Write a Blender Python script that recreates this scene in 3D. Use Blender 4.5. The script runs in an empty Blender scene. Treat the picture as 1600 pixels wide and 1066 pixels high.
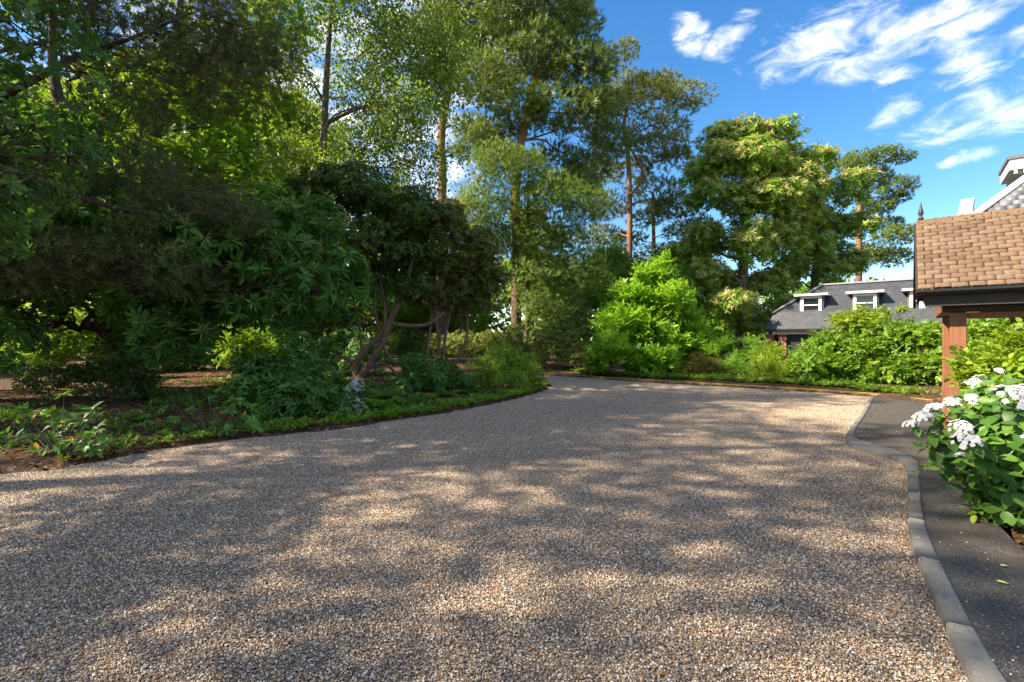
import bpy, bmesh, math, random, zlib
import numpy as np
from mathutils import Vector, Matrix
R = math.radians
rng = np.random.default_rng(7)
random.seed(7)
SC = bpy.context.scene
COL = SC.collection

# ------------------------------------------------------------------ camera, sky, sun, exposure
F = 750.0            # focal length in photo pixels (1600 wide)
H = 1.5              # camera height
cam_d = bpy.data.cameras.new('camera'); cam = bpy.data.objects.new('camera', cam_d); COL.objects.link(cam)
cam_d.sensor_width = 36.0; cam_d.lens = 36.0 * F / 1600.0; cam_d.clip_end = 3000; cam_d.clip_start = 0.05
cam.location = (0, 0, H); cam.rotation_euler = (R(90), 0, 0)
SC.camera = cam
SUN_AZ, SUN_EL = -101.0, 42.0      # degrees: azimuth from +Y (view) towards +X, elevation
sd = Vector((math.sin(R(SUN_AZ)) * math.cos(R(SUN_EL)), math.cos(R(SUN_AZ)) * math.cos(R(SUN_EL)), math.sin(R(SUN_EL))))
sun_d = bpy.data.lights.new('sun', 'SUN'); sun = bpy.data.objects.new('sun', sun_d); COL.objects.link(sun)
sun_d.energy = 2.9; sun_d.angle = R(0.55); sun_d.color = (1.0, 0.86, 0.68)
sun.rotation_euler = sd.to_track_quat('Z', 'Y').to_euler(); sun.location = (-20, 0, 30)
SC.view_settings.view_transform = 'Standard'; SC.view_settings.look = 'None'
SC.view_settings.gamma = 1.0; SC.view_settings.use_curve_mapping = False
SC.view_settings.exposure = 2.58
SC.cycles.use_denoising = True
SC.cycles.max_bounces = 5; SC.cycles.diffuse_bounces = 3; SC.cycles.transmission_bounces = 3; SC.cycles.glossy_bounces = 2
SC.cycles.sample_clamp_indirect = 6.0
SC.cycles.use_adaptive_sampling = True; SC.cycles.adaptive_threshold = 0.02
SC.cycles.blur_glossy = 1.0; SC.cycles.caustics_reflective = False; SC.cycles.caustics_refractive = False

world = bpy.data.worlds.new('World'); SC.world = world; world.use_nodes = True
def build_world():
    nt = world.node_tree; nt.nodes.clear(); N = nt.nodes.new; Lk = nt.links.new
    def math_(op, a, b=None, c=None):
        n = N('ShaderNodeMath'); n.operation = op
        for i, v in enumerate((a, b, c)):
            if v is None: continue
            if isinstance(v, (int, float)): n.inputs[i].default_value = v
            else: Lk(v, n.inputs[i])
        return n.outputs[0]
    out = N('ShaderNodeOutputWorld'); bg = N('ShaderNodeBackground'); bg.inputs[1].default_value = 0.15
    sky = N('ShaderNodeTexSky'); sky.sky_type = 'NISHITA'; sky.sun_disc = False
    sky.sun_elevation = R(SUN_EL); sky.sun_rotation = R(SUN_AZ)
    sky.air_density = 1.0; sky.dust_density = 0.35; sky.ozone_density = 2.0; sky.altitude = 100
    tc = N('ShaderNodeTexCoord'); sep = N('ShaderNodeSeparateXYZ'); Lk(tc.outputs['Generated'], sep.inputs[0])
    x, y, z = sep.outputs
    az = math_('ARCTAN2', x, y); el = math_('ARCSINE', z)
    # streaky cloud banks: ellipses in azimuth / elevation, broken up by noise
    def ell(px, py, rx, ry, tilt):
        a = math.atan((px - 800) / F); e = math.atan((533 - py) / F * math.cos(a))
        rx, ry = rx / F * math.cos(a) ** 2, ry / F * math.cos(a)
        da = math_('SUBTRACT', az, a); de = math_('SUBTRACT', el, e)
        ct, st = math.cos(tilt), math.sin(tilt)
        u = math_('ADD', math_('MULTIPLY', da, ct), math_('MULTIPLY', de, st))
        v = math_('SUBTRACT', math_('MULTIPLY', de, ct), math_('MULTIPLY', da, st))
        q = math_('ADD', math_('POWER', math_('ABSOLUTE', math_('DIVIDE', u, rx)), 2.0), math_('POWER', math_('ABSOLUTE', math_('DIVIDE', v, ry)), 2.0))
        return math_('SUBTRACT', 1.0, q)
    banks = [(1300, 52, 130, 40, .12), (1480, 30, 190, 45, .18), (1410, 75, 140, 30, .15), (1078, 50, 34, 24, -.5), (1140, 58, 44, 20, .5),
             (1392, 108, 40, 20, .4), (1540, 88, 80, 32, .15), (1520, 180, 110, 34, .2), (1400, 172, 50, 22, .3), (1520, 243, 50, 12, .05),
             (1590, 165, 80, 40, .2), (660, -10, 70, 40, .1), (480, 150, 190, 90, .1), (280, 60, 160, 90, .3)]
    m = None
    for b in banks:
        e_ = ell(*b); m = e_ if m is None else math_('MAXIMUM', m, e_)
    clear = ell(1150, 190, 420, 260, .0)      # keeps the added fill clouds out of the open blue in view
    n2 = N('ShaderNodeTexNoise'); n2.inputs['Scale'].default_value = 2.6; n2.inputs['Detail'].default_value = 2; n2.inputs['Roughness'].default_value = .5
    Lk(tc.outputs['Generated'], n2.inputs['Vector'])
    f2 = N('ShaderNodeMapRange'); Lk(n2.outputs['Fac'], f2.inputs[0]); f2.inputs[1].default_value = .36; f2.inputs[2].default_value = .54; f2.inputs[3].default_value = -.5; f2.inputs[4].default_value = .95
    floor = math_('SUBTRACT', f2.outputs[0], math_('MULTIPLY', math_('MAXIMUM', math_('ADD', clear, .25), 0.0), 3.0))  # big cloud masses added over the unseen sky to brighten the shade fill
    m = math_('MAXIMUM', m, floor)
    cmb = N('ShaderNodeCombineXYZ'); Lk(math_('MULTIPLY', az, 1.0), cmb.inputs[0]); Lk(math_('MULTIPLY', el, 2.2), cmb.inputs[1])
    nz = N('ShaderNodeTexNoise'); nz.inputs['Scale'].default_value = 13.0; nz.inputs['Detail'].default_value = 6; nz.inputs['Roughness'].default_value = 0.62
    nz.inputs['Distortion'].default_value = 0.6
    Lk(cmb.outputs[0], nz.inputs['Vector'])
    d = math_('ADD', math_('MULTIPLY', m, 0.25), math_('MULTIPLY', math_('SUBTRACT', nz.outputs['Fac'], 0.54), 1.35))
    mr = N('ShaderNodeMapRange'); mr.interpolation_type = 'SMOOTHSTEP'; Lk(d, mr.inputs[0]); mr.inputs[1].default_value = -0.10; mr.inputs[2].default_value = 0.62
    mr.inputs[3].default_value = 0; mr.inputs[4].default_value = 0.9
    hs = N('ShaderNodeHueSaturation'); hs.inputs['Saturation'].default_value = 1.32; hs.inputs['Value'].default_value = 0.3; Lk(sky.outputs[0], hs.inputs['Color'])
    mx = N('ShaderNodeMix'); mx.data_type = 'RGBA'; Lk(mr.outputs[0], mx.inputs['Factor']); Lk(hs.outputs[0], mx.inputs['A']); mx.inputs['B'].default_value = (2.6, 2.45, 2.3, 1)
    Lk(mx.outputs['Result'], bg.inputs[0]); Lk(bg.outputs[0], out.inputs[0])
build_world()

# ------------------------------------------------------------------ helpers
def at(px, py, Y): return Vector(((px - 800) / F * Y, Y, H - (py - 533) / F * Y))
def gr(px, py):    # pixel on flat ground -> (x, y)
    Y = F * H / (py - 533); return ((px - 800) / F * Y, Y)
def link(o, parent=None):
    COL.objects.link(o)
    if parent is not None: o.parent = parent
    return o
def tag(o, label=None, cat=None, group=None, kind=None):
    if label: o['label'] = label
    if cat: o['category'] = cat
    if group: o['group'] = group
    if kind: o['kind'] = kind
    return o
def thing(name, label, cat, loc=(0, 0, 0), group=None):
    o = bpy.data.objects.new(name, None); o.empty_display_size = .2; o.location = loc; link(o)
    return tag(o, label, cat, group)
def raw_mesh(name, V, Fs, mat=None, tint=None, smooth=False):
    """V (n,3); Fs list of int arrays (m,k); tint: float per face"""
    V = np.asarray(V, dtype=np.float32); me = bpy.data.meshes.new(name)
    Fs = [np.asarray(f, dtype=np.int32) for f in Fs if len(f)]
    me.vertices.add(len(V)); me.vertices.foreach_set('co', V.ravel())
    tot = np.concatenate([np.full(len(f), f.shape[1], dtype=np.int32) for f in Fs])
    idx = np.concatenate([f.ravel() for f in Fs])
    me.loops.add(len(idx)); me.loops.foreach_set('vertex_index', idx)
    me.polygons.add(len(tot)); st = np.concatenate(([0], np.cumsum(tot)[:-1])).astype(np.int32)
    me.polygons.foreach_set('loop_start', st)
    me.update(calc_edges=True)
    if smooth: me.polygons.foreach_set('use_smooth', np.ones(len(tot), dtype=bool))
    if tint is not None:
        a = me.attributes.new('tint', 'FLOAT', 'FACE'); a.data.foreach_set('value', np.asarray(tint, dtype=np.float32))
    if mat: me.materials.append(mat)
    return me
def obj(name, me, parent=None, rel=True):
    """mesh given in world coordinates; re-based on the parent's location"""
    o = bpy.data.objects.new(name, me); link(o, parent)
    if parent is not None and rel:
        p = parent
        off = Vector((0, 0, 0))
        while p is not None: off += p.location; p = p.parent
        o.location = -off
    return o
class MB:
    """collects polygons"""
    def __init__(s): s.v = []; s.f = []
    def poly(s, pts):
        b = len(s.v); s.v += [tuple(p) for p in pts]; s.f.append(list(range(b, b + len(pts))))
    def prism(s, a, b):       # two matching rings
        n = len(a); k = len(s.v); s.v += [tuple(p) for p in a] + [tuple(p) for p in b]
        s.f.append(list(range(k, k + n))[::-1]); s.f.append(list(range(k + n, k + 2 * n)))
        for i in range(n): j = (i + 1) % n; s.f.append([k + i, k + j, k + n + j, k + n + i])
    def box(s, c, h, ax=None):  # centre, half sizes, optional 3 axes
        X, Y, Z = ax or (Vector((1, 0, 0)), Vector((0, 1, 0)), Vector((0, 0, 1)))
        c = Vector(c)
        def p(i, j, k): return c + X * h[0] * i + Y * h[1] * j + Z * h[2] * k
        s.prism([p(-1, -1, -1), p(1, -1, -1), p(1, 1, -1), p(-1, 1, -1)], [p(-1, -1, 1), p(1, -1, 1), p(1, 1, 1), p(-1, 1, 1)])
    def bar(s, a, b, w, h, up=(0, 0, 1)):
        a, b = Vector(a), Vector(b); d = (b - a); L = d.length; d.normalize()
        sd_ = d.cross(Vector(up)).normalized(); u = sd_.cross(d)
        s.box((a + b) / 2, (L / 2, w / 2, h / 2), (d, sd_, u))
    def build(s, name, mat, parent=None, bevel=0, smooth=False, rel=True):
        me = bpy.data.meshes.new(name); me.from_pydata(s.v, [], s.f); me.materials.append(mat); me.update()
        bm = bmesh.new(); bm.from_mesh(me); bmesh.ops.recalc_face_normals(bm, faces=bm.faces)
        if bevel: bmesh.ops.bevel(bm, geom=list(bm.edges), offset=bevel, segments=1, affect='EDGES')
        bm.to_mesh(me); bm.free()
        if smooth: me.polygons.foreach_set('use_smooth', np.ones(len(me.polygons), dtype=bool))
        return obj(name, me, parent, rel)

# ------------------------------------------------------------------ materials
class NT:
    def __init__(s, name):
        s.m = bpy.data.materials.new(name); s.m.use_nodes = True; s.nt = s.m.node_tree; s.nt.nodes.clear()
        s.out = s.nt.nodes.new('ShaderNodeOutputMaterial')
    def n(s, t, ins=None, **kw):
        nd = s.nt.nodes.new(t)
        for k, v in kw.items(): setattr(nd, k, v)
        for k, v in (ins or {}).items():
            if isinstance(v, bpy.types.NodeSocket): s.nt.links.new(v, nd.inputs[k])
            else: nd.inputs[k].default_value = v
        return nd
    def ramp(s, fac, stops, mode='LINEAR'):
        nd = s.nt.nodes.new('ShaderNodeValToRGB'); cr = nd.color_ramp; cr.interpolation = mode
        while len(cr.elements) < len(stops): cr.elements.new(0.5)
        for e, (p, c) in zip(cr.elements, stops): e.position = p; e.color = (*c, 1)
        s.nt.links.new(fac, nd.inputs[0]); return nd.outputs[0]
    def mix(s, fac, a, b, blend='MIX'):
        nd = s.nt.nodes.new('ShaderNodeMix'); nd.data_type = 'RGBA'; nd.blend_type = blend
        for k, v in (('Factor', fac), ('A', a), ('B', b)):
            if isinstance(v, bpy.types.NodeSocket): s.nt.links.new(v, nd.inputs[k])
            else: nd.inputs[k].default_value = v if not isinstance(v, tuple) or len(v) == 4 else (*v, 1)
        return nd.outputs['Result']
    def noise(s, scale, detail=4, rough=.55, vec=None, coord='Object'):
        if vec is None: vec = s.n('ShaderNodeTexCoord').outputs[coord]
        return s.n('ShaderNodeTexNoise', {'Vector': vec, 'Scale': scale, 'Detail': detail, 'Roughness': rough}).outputs['Fac']
    def pos(s): return s.n('ShaderNodeNewGeometry').outputs['Position']
    def bump(s, h, strength=.5, dist=.01): return s.n('ShaderNodeBump', {'Height': h, 'Strength': strength, 'Distance': dist}).outputs[0]
    def finish(s, col, rough=.7, normal=None, spec=.3, metallic=0.0):
        ins = {'Base Color': col if isinstance(col, bpy.types.NodeSocket) else (*col, 1), 'Roughness': rough, 'Specular IOR Level': spec, 'Metallic': metallic}
        if normal is not None: ins['Normal'] = normal
        b = s.n('ShaderNodeBsdfPrincipled', ins); s.nt.links.new(b.outputs[0], s.out.inputs[0]); return s.m

def leaf_mat(name, dark, mid, light, trans=.35, tcol=None, rough=.5, spec=.3, warm=True):
    if warm: dark, mid, light = [(c[0] * 1.3, c[1] * 1.25, c[2] * .8) for c in (dark, mid, light)]
    s = NT(name); t = s.n('ShaderNodeAttribute', attribute_name='tint').outputs['Fac']
    col = s.ramp(t, [(0.0, dark), (.55, mid), (1.0, light)])
    if tcol is None: tcol = (min(1, mid[0] * 2.6), min(1, mid[1] * 2.4), mid[2] * .8)
    tc = s.mix(.5, s.mix(1.0, col, (2.2, 2.0, .9, 1), 'MULTIPLY'), (*tcol, 1))
    b = s.n('ShaderNodeBsdfPrincipled', {'Base Color': col, 'Roughness': rough, 'Specular IOR Level': spec})
    tr = s.n('ShaderNodeBsdfTranslucent', {'Color': tc})
    mx = s.n('ShaderNodeMixShader', {'Fac': trans}); s.nt.links.new(b.outputs[0], mx.inputs[1]); s.nt.links.new(tr.outputs[0], mx.inputs[2])
    s.nt.links.new(mx.outputs[0], s.out.inputs[0]); return s.m
M = {}
M['oak'] = leaf_mat('oak_leaf', (.03, .075, .03), (.05, .115, .04), (.09, .17, .04), .32)
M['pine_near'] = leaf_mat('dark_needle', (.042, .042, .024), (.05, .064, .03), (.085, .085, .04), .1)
M['maple'] = leaf_mat('maple_leaf', (.045, .10, .013), (.075, .16, .018), (.13, .23, .027), .5, (.36, .5, .045))
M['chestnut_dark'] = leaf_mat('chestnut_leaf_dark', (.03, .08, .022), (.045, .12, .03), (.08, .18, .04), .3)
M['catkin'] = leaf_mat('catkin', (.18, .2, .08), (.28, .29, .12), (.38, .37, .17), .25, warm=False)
M['birch'] = leaf_mat('birch_leaf', (.06, .10, .025), (.09, .15, .032), (.15, .20, .045), .4)
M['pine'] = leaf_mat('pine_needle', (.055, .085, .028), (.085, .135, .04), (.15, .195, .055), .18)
M['pine_gold'] = leaf_mat('pine_needle_gold', (.07, .09, .03), (.11, .14, .045), (.175, .19, .06), .18)
M['yew'] = leaf_mat('young_conifer_needle', (.055, .10, .03), (.10, .165, .045), (.18, .25, .065), .2)
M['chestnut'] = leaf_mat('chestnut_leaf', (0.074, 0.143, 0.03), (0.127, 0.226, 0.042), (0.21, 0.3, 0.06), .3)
M['catkin_lit'] = leaf_mat('sunlit_catkin', (.30, .29, .12), (.42, .39, .18), (.52, .47, .24), .2, warm=False)  # lighter copy of catkin: sunlight on the far chestnuts put into the colour
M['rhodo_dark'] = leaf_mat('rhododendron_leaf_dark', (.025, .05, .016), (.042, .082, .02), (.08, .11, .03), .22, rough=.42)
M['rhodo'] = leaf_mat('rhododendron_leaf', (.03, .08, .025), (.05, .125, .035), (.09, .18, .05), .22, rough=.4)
M['azalea'] = leaf_mat('azalea_leaf', (.04, .10, .03), (.06, .15, .04), (.12, .21, .045), .25, rough=.42)
M['laurel'] = leaf_mat('laurel_leaf', (0.078, 0.185, 0.023), (0.144, 0.296, 0.03), (0.261, 0.42, 0.054), .35, (.35, .55, .05), rough=.4)
M['hedge'] = leaf_mat('hedge_leaf', (0.052, 0.119, 0.024), (0.094, 0.178, 0.03), (0.178, 0.268, 0.048), .33, rough=.45)
M['lime'] = leaf_mat('lime_leaf', (.075, .13, .02), (.13, .205, .025), (.22, .275, .045), .34)
M['pale'] = leaf_mat('pale_leaf', (.07, .11, .035), (.12, .16, .05), (.23, .24, .11), .28)
M['bronze'] = leaf_mat('bronze_leaf', (.08, .09, .02), (.14, .12, .03), (.24, .17, .045), .3)
M['fern'] = leaf_mat('fern_leaf', (.05, .12, .02), (.09, .19, .03), (.15, .25, .045), .4)
M['cover'] = leaf_mat('ground_cover_leaf', (.06, .12, .02), (.10, .19, .025), (.19, .25, .04), .35)
M['hydrangea'] = leaf_mat('hydrangea_leaf', (.028, .075, .018), (.046, .112, .025), (.085, .17, .036), .28, rough=.45)
M['petal'] = leaf_mat('white_petal', (.42, .43, .47), (.52, .53, .56), (.62, .62, .61), .3, (.8, .8, .8), rough=.6, warm=False)
M['hosta'] = leaf_mat('hosta_leaf', (.10, .17, .12), (.16, .24, .17), (.36, .42, .38), .25)
M['rhodo_brown'] = leaf_mat('bronzed_rhododendron_leaf', (.04, .06, .02), (.065, .085, .028), (.125, .12, .045), .3, rough=.45)
M['silver'] = leaf_mat('silver_leaf', (.16, .20, .13), (.22, .27, .17), (.32, .36, .25), .2)
M['litter'] = leaf_mat('fallen_leaf_litter', (.06, .03, .013), (.13, .065, .028), (.26, .15, .07), .15, (.3, .14, .04), rough=.75, spec=.15)
M['orange_leaf'] = leaf_mat('orange_leaf', (.4, .2, .02), (.45, .2, .02), (.5, .28, .03), .3)
M['yellow_leaf'] = leaf_mat('pale_fallen_leaf', (.4, .45, .22), (.45, .5, .25), (.5, .55, .3), .2)

def bark(name, lo, hi, scale=6.0, upper=None, z0=3.0, z1=7.0, bump=.8):
    s = NT(name); p = s.pos()
    mp = s.n('ShaderNodeMapping', {'Vector': p, 'Scale': (1, 1, .3)}).outputs[0]
    nz = s.noise(scale * 3, 6, .65, mp); n2 = s.noise(scale, 4, .6, mp)
    col = s.ramp(nz, [(.3, lo), (.7, hi)])
    if upper:
        zz = s.n('ShaderNodeSeparateXYZ', {0: p}).outputs[2]
        f = s.n('ShaderNodeMapRange', {0: zz, 1: z0, 2: z1}).outputs[0]
        col = s.mix(f, col, s.ramp(nz, [(.3, upper[0]), (.7, upper[1])]))
    col = s.mix(.4, col, s.ramp(n2, [(.35, (.4, .4, .4)), (.65, (1, 1, 1))]), 'MULTIPLY')
    return s.finish(col, .85, s.bump(nz, bump, .03), .15)
M['bark'] = bark('bark', (.035, .028, .02), (.12, .095, .07))
M['bark_pine'] = bark('pine_bark', (.06, .04, .028), (.2, .14, .1), 6, ((.16, .085, .045), (.36, .2, .11)), 4, 11)
M['bark_birch'] = bark('birch_bark', (.05, .045, .035), (.24, .2, .15), 4)
M['bark_rhodo'] = bark('rhododendron_bark', (.07, .045, .03), (.3, .2, .14), 8)
M['twig'] = bark('twig', (.06, .045, .03), (.18, .135, .10), 20, bump=.3)
M['stem_green'] = bark('green_stem', (.06, .09, .03), (.14, .17, .06), 20, bump=.2)

def mat_gravel_pebble():
    s = NT('gravel_pebble'); t = s.n('ShaderNodeAttribute', attribute_name='tint').outputs['Fac']
    col = s.ramp(t, [(0, (.085, .065, .05)), (.10, (.19, .14, .095)), (.25, (.29, .215, .145)), (.38, (.40, .30, .20)), (.5, (.15, .13, .12)), (.57, (.52, .42, .30)),
                     (.69, (.40, .21, .08)), (.77, (.30, .27, .235)), (.86, (.66, .58, .47)), (.95, (.72, .65, .55))], 'CONSTANT')
    big = s.noise(.35, 4, .6, s.pos())
    col = s.mix(1.0, col, s.ramp(big, [(.3, (.88, .87, .86)), (.7, (1.09, 1.06, 1.02))]), 'MULTIPLY')
    return s.finish(col, .65, None, .3)
M['pebble'] = mat_gravel_pebble()
def mat_gravel_base():
    s = NT('gravel_bed'); p = s.pos()
    v = s.n('ShaderNodeTexVoronoi', {'Vector': p, 'Scale': 75.0, 'Randomness': 1.0})
    h = s.n('ShaderNodeSeparateColor', {0: v.outputs['Color']}).outputs[0]
    col = s.ramp(h, [(0, (.12, .095, .07)), (.2, (.24, .18, .125)), (.4, (.36, .275, .2)), (.6, (.2, .17, .14)), (.75, (.34, .21, .1)), (.85, (.5, .43, .35))], 'CONSTANT')
    return s.finish(col, .8, s.bump(v.outputs['Distance'], 1.0, -.01), .2)
M['gravel_base'] = mat_gravel_base()
def mat_asphalt():
    s = NT('asphalt'); p = s.pos()
    v = s.n('ShaderNodeTexVoronoi', {'Vector': p, 'Scale': 160.0})
    sp = s.n('ShaderNodeSeparateColor', {0: v.outputs['Color']}).outputs[0]
    big = s.noise(1.1, 6, .65, p); n3 = s.noise(7, 5, .7, p)
    col = s.ramp(sp, [(0, (.02, .02, .02)), (.5, (.036, .035, .035)), (.8, (.056, .053, .051)), (.95, (.16, .15, .135))])
    dirt = s.ramp(big, [(.42, (0, 0, 0)), (.68, (.7, .7, .7))])
    col = s.mix(dirt, col, (.07, .054, .038, 1))
    col = s.mix(s.ramp(n3, [(.5, (0, 0, 0)), (.8, (.35, .35, .35))]), col, (.10, .09, .075, 1))
    return s.finish(col, .8, s.bump(v.outputs['Distance'], .8, .004), .35)
M['asphalt'] = mat_asphalt()
def mat_soil():
    s = NT('soil_and_leaf_litter'); p = s.pos()
    v = s.n('ShaderNodeTexVoronoi', {'Vector': p, 'Scale': 22.0}); h = s.n('ShaderNodeSeparateColor', {0: v.outputs['Color']}).outputs[0]
    n1 = s.noise(2.2, 6, .65, p)
    soil = s.ramp(s.noise(30, 6, .7, p), [(.3, (.022, .015, .011)), (.7, (.08, .055, .038))])
    lit = s.ramp(h, [(0, (.045, .024, .013)), (.35, (.085, .043, .021)), (.7, (.14, .075, .037)), (.92, (.24, .15, .085))], 'CONSTANT')
    col = s.mix(s.ramp(n1, [(.40, (0, 0, 0)), (.55, (1, 1, 1))]), soil, lit)
    return s.finish(col, .9, s.bump(s.n('ShaderNodeMath', {0: v.outputs['Distance'], 1: s.noise(60, 5, .7, p)}, operation='ADD').outputs[0], .9, .02), .15)
M['soil'] = mat_soil()
def mat_far_ground():
    s = NT('woodland_ground'); p = s.pos(); n1 = s.noise(.25, 6, .6, p); n2 = s.noise(12, 5, .7, p)
    a = s.ramp(n2, [(.3, (.03, .02, .012)), (.7, (.12, .075, .035))]); g = s.ramp(n2, [(.3, (.03, .06, .012)), (.7, (.09, .14, .03))])
    return s.finish(s.mix(s.ramp(n1, [(.45, (0, 0, 0)), (.55, (1, 1, 1))]), a, g), .9, s.bump(n2, .7, .05), .1)
M['far_ground'] = mat_far_ground()
def mat_lawn():
    s = NT('lawn'); p = s.pos(); n2 = s.noise(25, 6, .7, p); n1 = s.noise(.8, 4, .6, p)
    c = s.mix(.5, s.ramp(n2, [(.3, (.05, .10, .015)), (.7, (.16, .24, .04))]), s.ramp(n1, [(.3, (.07, .12, .02)), (.7, (.16, .2, .05))]))
    return s.finish(c, .9, s.bump(n2, .8, .04), .1)
M['lawn'] = mat_lawn()
def mat_concrete(name, lo, hi, moss=None):
    s = NT(name); p = s.pos(); n1 = s.noise(60, 6, .7, p); n2 = s.noise(4, 5, .65, p)
    c = s.mix(.5, s.ramp(n1, [(.3, lo), (.7, hi)]), s.ramp(n2, [(.3, lo), (.7, hi)]))
    sp = s.ramp(s.noise(35, 3, .5, p), [(.68, (0, 0, 0)), (.74, (.55, .55, .55))])
    c = s.mix(sp, c, (.42, .41, .38, 1)); c = s.mix(s.ramp(s.noise(14, 6, .75, p), [(.55, (0, 0, 0)), (.72, (.75, .75, .75))]), c, (.055, .05, .04, 1))
    if moss: c = s.mix(s.ramp(s.noise(9, 6, .7, p), [(.38, (0, 0, 0)), (.55, (1, 1, 1))]), c, (*moss, 1))
    return s.finish(c, .85, s.bump(n1, .5, .006), .25)
M['kerb'] = mat_concrete('kerb_concrete', (.10, .095, .085), (.215, .205, .185))
M['edging'] = mat_concrete('mossy_edging', (.16, .12, .06), (.28, .2, .075), (.30, .2, .035))
def mat_tile():
    s = NT('clay_tile'); r = s.n('ShaderNodeObjectInfo').outputs['Random']; p = s.pos()
    c = s.ramp(r, [(0, (.12, .078, .052)), (.3, (.155, .103, .07)), (.6, (.185, .128, .088)), (.8, (.135, .093, .064)), (1, (.205, .15, .107))])
    n1 = s.noise(40, 6, .7, p); n2 = s.noise(9, 5, .7, p)
    c = s.mix(.6, c, s.ramp(n1, [(.3, (.5, .45, .4)), (.7, (1.1, 1.1, 1.1))]), 'MULTIPLY')
    c = s.mix(s.ramp(n2, [(.55, (0, 0, 0)), (.7, (.7, .7, .7))]), c, (.10, .06, .03, 1))
    return s.finish(c, .9, s.bump(n1, .7, .006), .15)
M['tile'] = mat_tile()
M['moss'] = leaf_mat('brown_moss', (.05, .03, .012), (.10, .055, .02), (.16, .10, .03), .05, rough=.95, spec=.05)
def mat_slate(name, tile=True):
    s = NT(name); p = s.pos(); r = s.n('ShaderNodeObjectInfo').outputs['Random']
    n1 = s.noise(14, 6, .7, p); n2 = s.noise(1.2, 5, .6, p)
    c = s.mix(.5, s.ramp(n1, [(.3, (.07, .076, .09)), (.7, (.15, .155, .17))]), s.ramp(n2, [(.3, (.08, .085, .10)), (.7, (.15, .155, .165))]))
    if tile: c = s.mix(.6, c, s.ramp(r, [(0, (.6, .6, .62)), (1, (1.35, 1.35, 1.3))]), 'MULTIPLY')
    return s.finish(c, .55, s.bump(n1, .4, .004), .4)
M['slate'] = mat_slate('slate')
def mat_slate_far():
    s = NT('slate_courses'); uv = s.n('ShaderNodeAttribute', attribute_name='UVMap').outputs['Vector']
    br = s.n('ShaderNodeTexBrick', {'Vector': uv, 'Scale': 1.0, 'Color1': (.034, .038, .048, 1), 'Color2': (.05, .054, .064, 1), 'Mortar': (.022, .023, .027, 1), 'Mortar Size': .008, 'Brick Width': .22, 'Row Height': .16, 'Bias': 0.0})
    n2 = s.noise(1.5, 6, .7, s.pos())
    c = s.mix(1.0, br.outputs['Color'], s.ramp(n2, [(.3, (.75, .75, .75)), (.7, (1.35, 1.35, 1.3))]), 'MULTIPLY')
    return s.finish(c, .5, s.bump(br.outputs['Fac'], .6, -.01), .45)
M['slate_far'] = mat_slate_far()
def mat_brick():
    s = NT('red_brick'); uv = s.n('ShaderNodeAttribute', attribute_name='UVMap').outputs['Vector']
    br = s.n('ShaderNodeTexBrick', {'Vector': uv, 'Scale': 1.0, 'Color1': (.24, .085, .05, 1), 'Color2': (.34, .14, .085, 1), 'Mortar': (.3, .27, .23, 1), 'Mortar Size': .008, 'Brick Width': .225, 'Row Height': .075})
    n = s.noise(30, 5, .7, s.pos())
    c = s.mix(.6, br.outputs['Color'], s.ramp(n, [(.3, (.55, .5, .5)), (.7, (1.15, 1.1, 1.1))]), 'MULTIPLY')
    return s.finish(c, .9, s.bump(br.outputs['Fac'], .8, -.01), .15)
M['brick'] = mat_brick()
def mat_wood(name, lo, hi):
    s = NT(name); tc = s.n('ShaderNodeTexCoord').outputs['Object']
    mp = s.n('ShaderNodeMapping', {'Vector': tc, 'Scale': (1, 1, .06)}).outputs[0]
    n1 = s.noise(38, 6, .65, mp); n2 = s.noise(3, 5, .6, tc)
    c = s.mix(.35, s.ramp(n1, [(.3, lo), (.7, hi)]), s.ramp(n2, [(.3, lo), (.7, hi)]))
    return s.finish(c, .6, s.bump(n1, .5, .006), .3)
M['oak_wood'] = mat_wood('stained_oak', (.13, .048, .022), (.28, .12, .06))
M['dark_wood'] = mat_wood('dark_timber', (.02, .014, .012), (.05, .035, .028))
def mat_plain(name, c, rough=.5, spec=.4, var=.12, metallic=0):
    s = NT(name); n = s.noise(9, 6, .7, s.pos())
    col = s.mix(1.0, (*c, 1), s.ramp(n, [(.3, (1 - var,) * 3), (.7, (1 + var,) * 3)]), 'MULTIPLY')
    return s.finish(col, rough, s.bump(n, .15, .004), spec, metallic)
M['white'] = mat_plain('white_paint', (.74, .73, .70), .5)
M['cream'] = mat_plain('cream_render', (.6, .53, .42), .85, .2)
M['black'] = mat_plain('black_plastic', (.012, .012, .013), .35)
M['lead'] = mat_plain('lead_flashing', (.24, .25, .27), .55, .3)
M['door'] = mat_plain('dark_garage_door', (.018, .02, .026), .5)
M['iron'] = mat_plain('dark_finial', (.03, .033, .04), .5)
def mat_glass():
    s = NT('window_glass'); return s.finish((.012, .014, .016), .06, None, .7)
M['glass'] = mat_glass()
M['road'] = mat_plain('pale_road', (.32, .31, .29), .85, .2)

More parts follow.
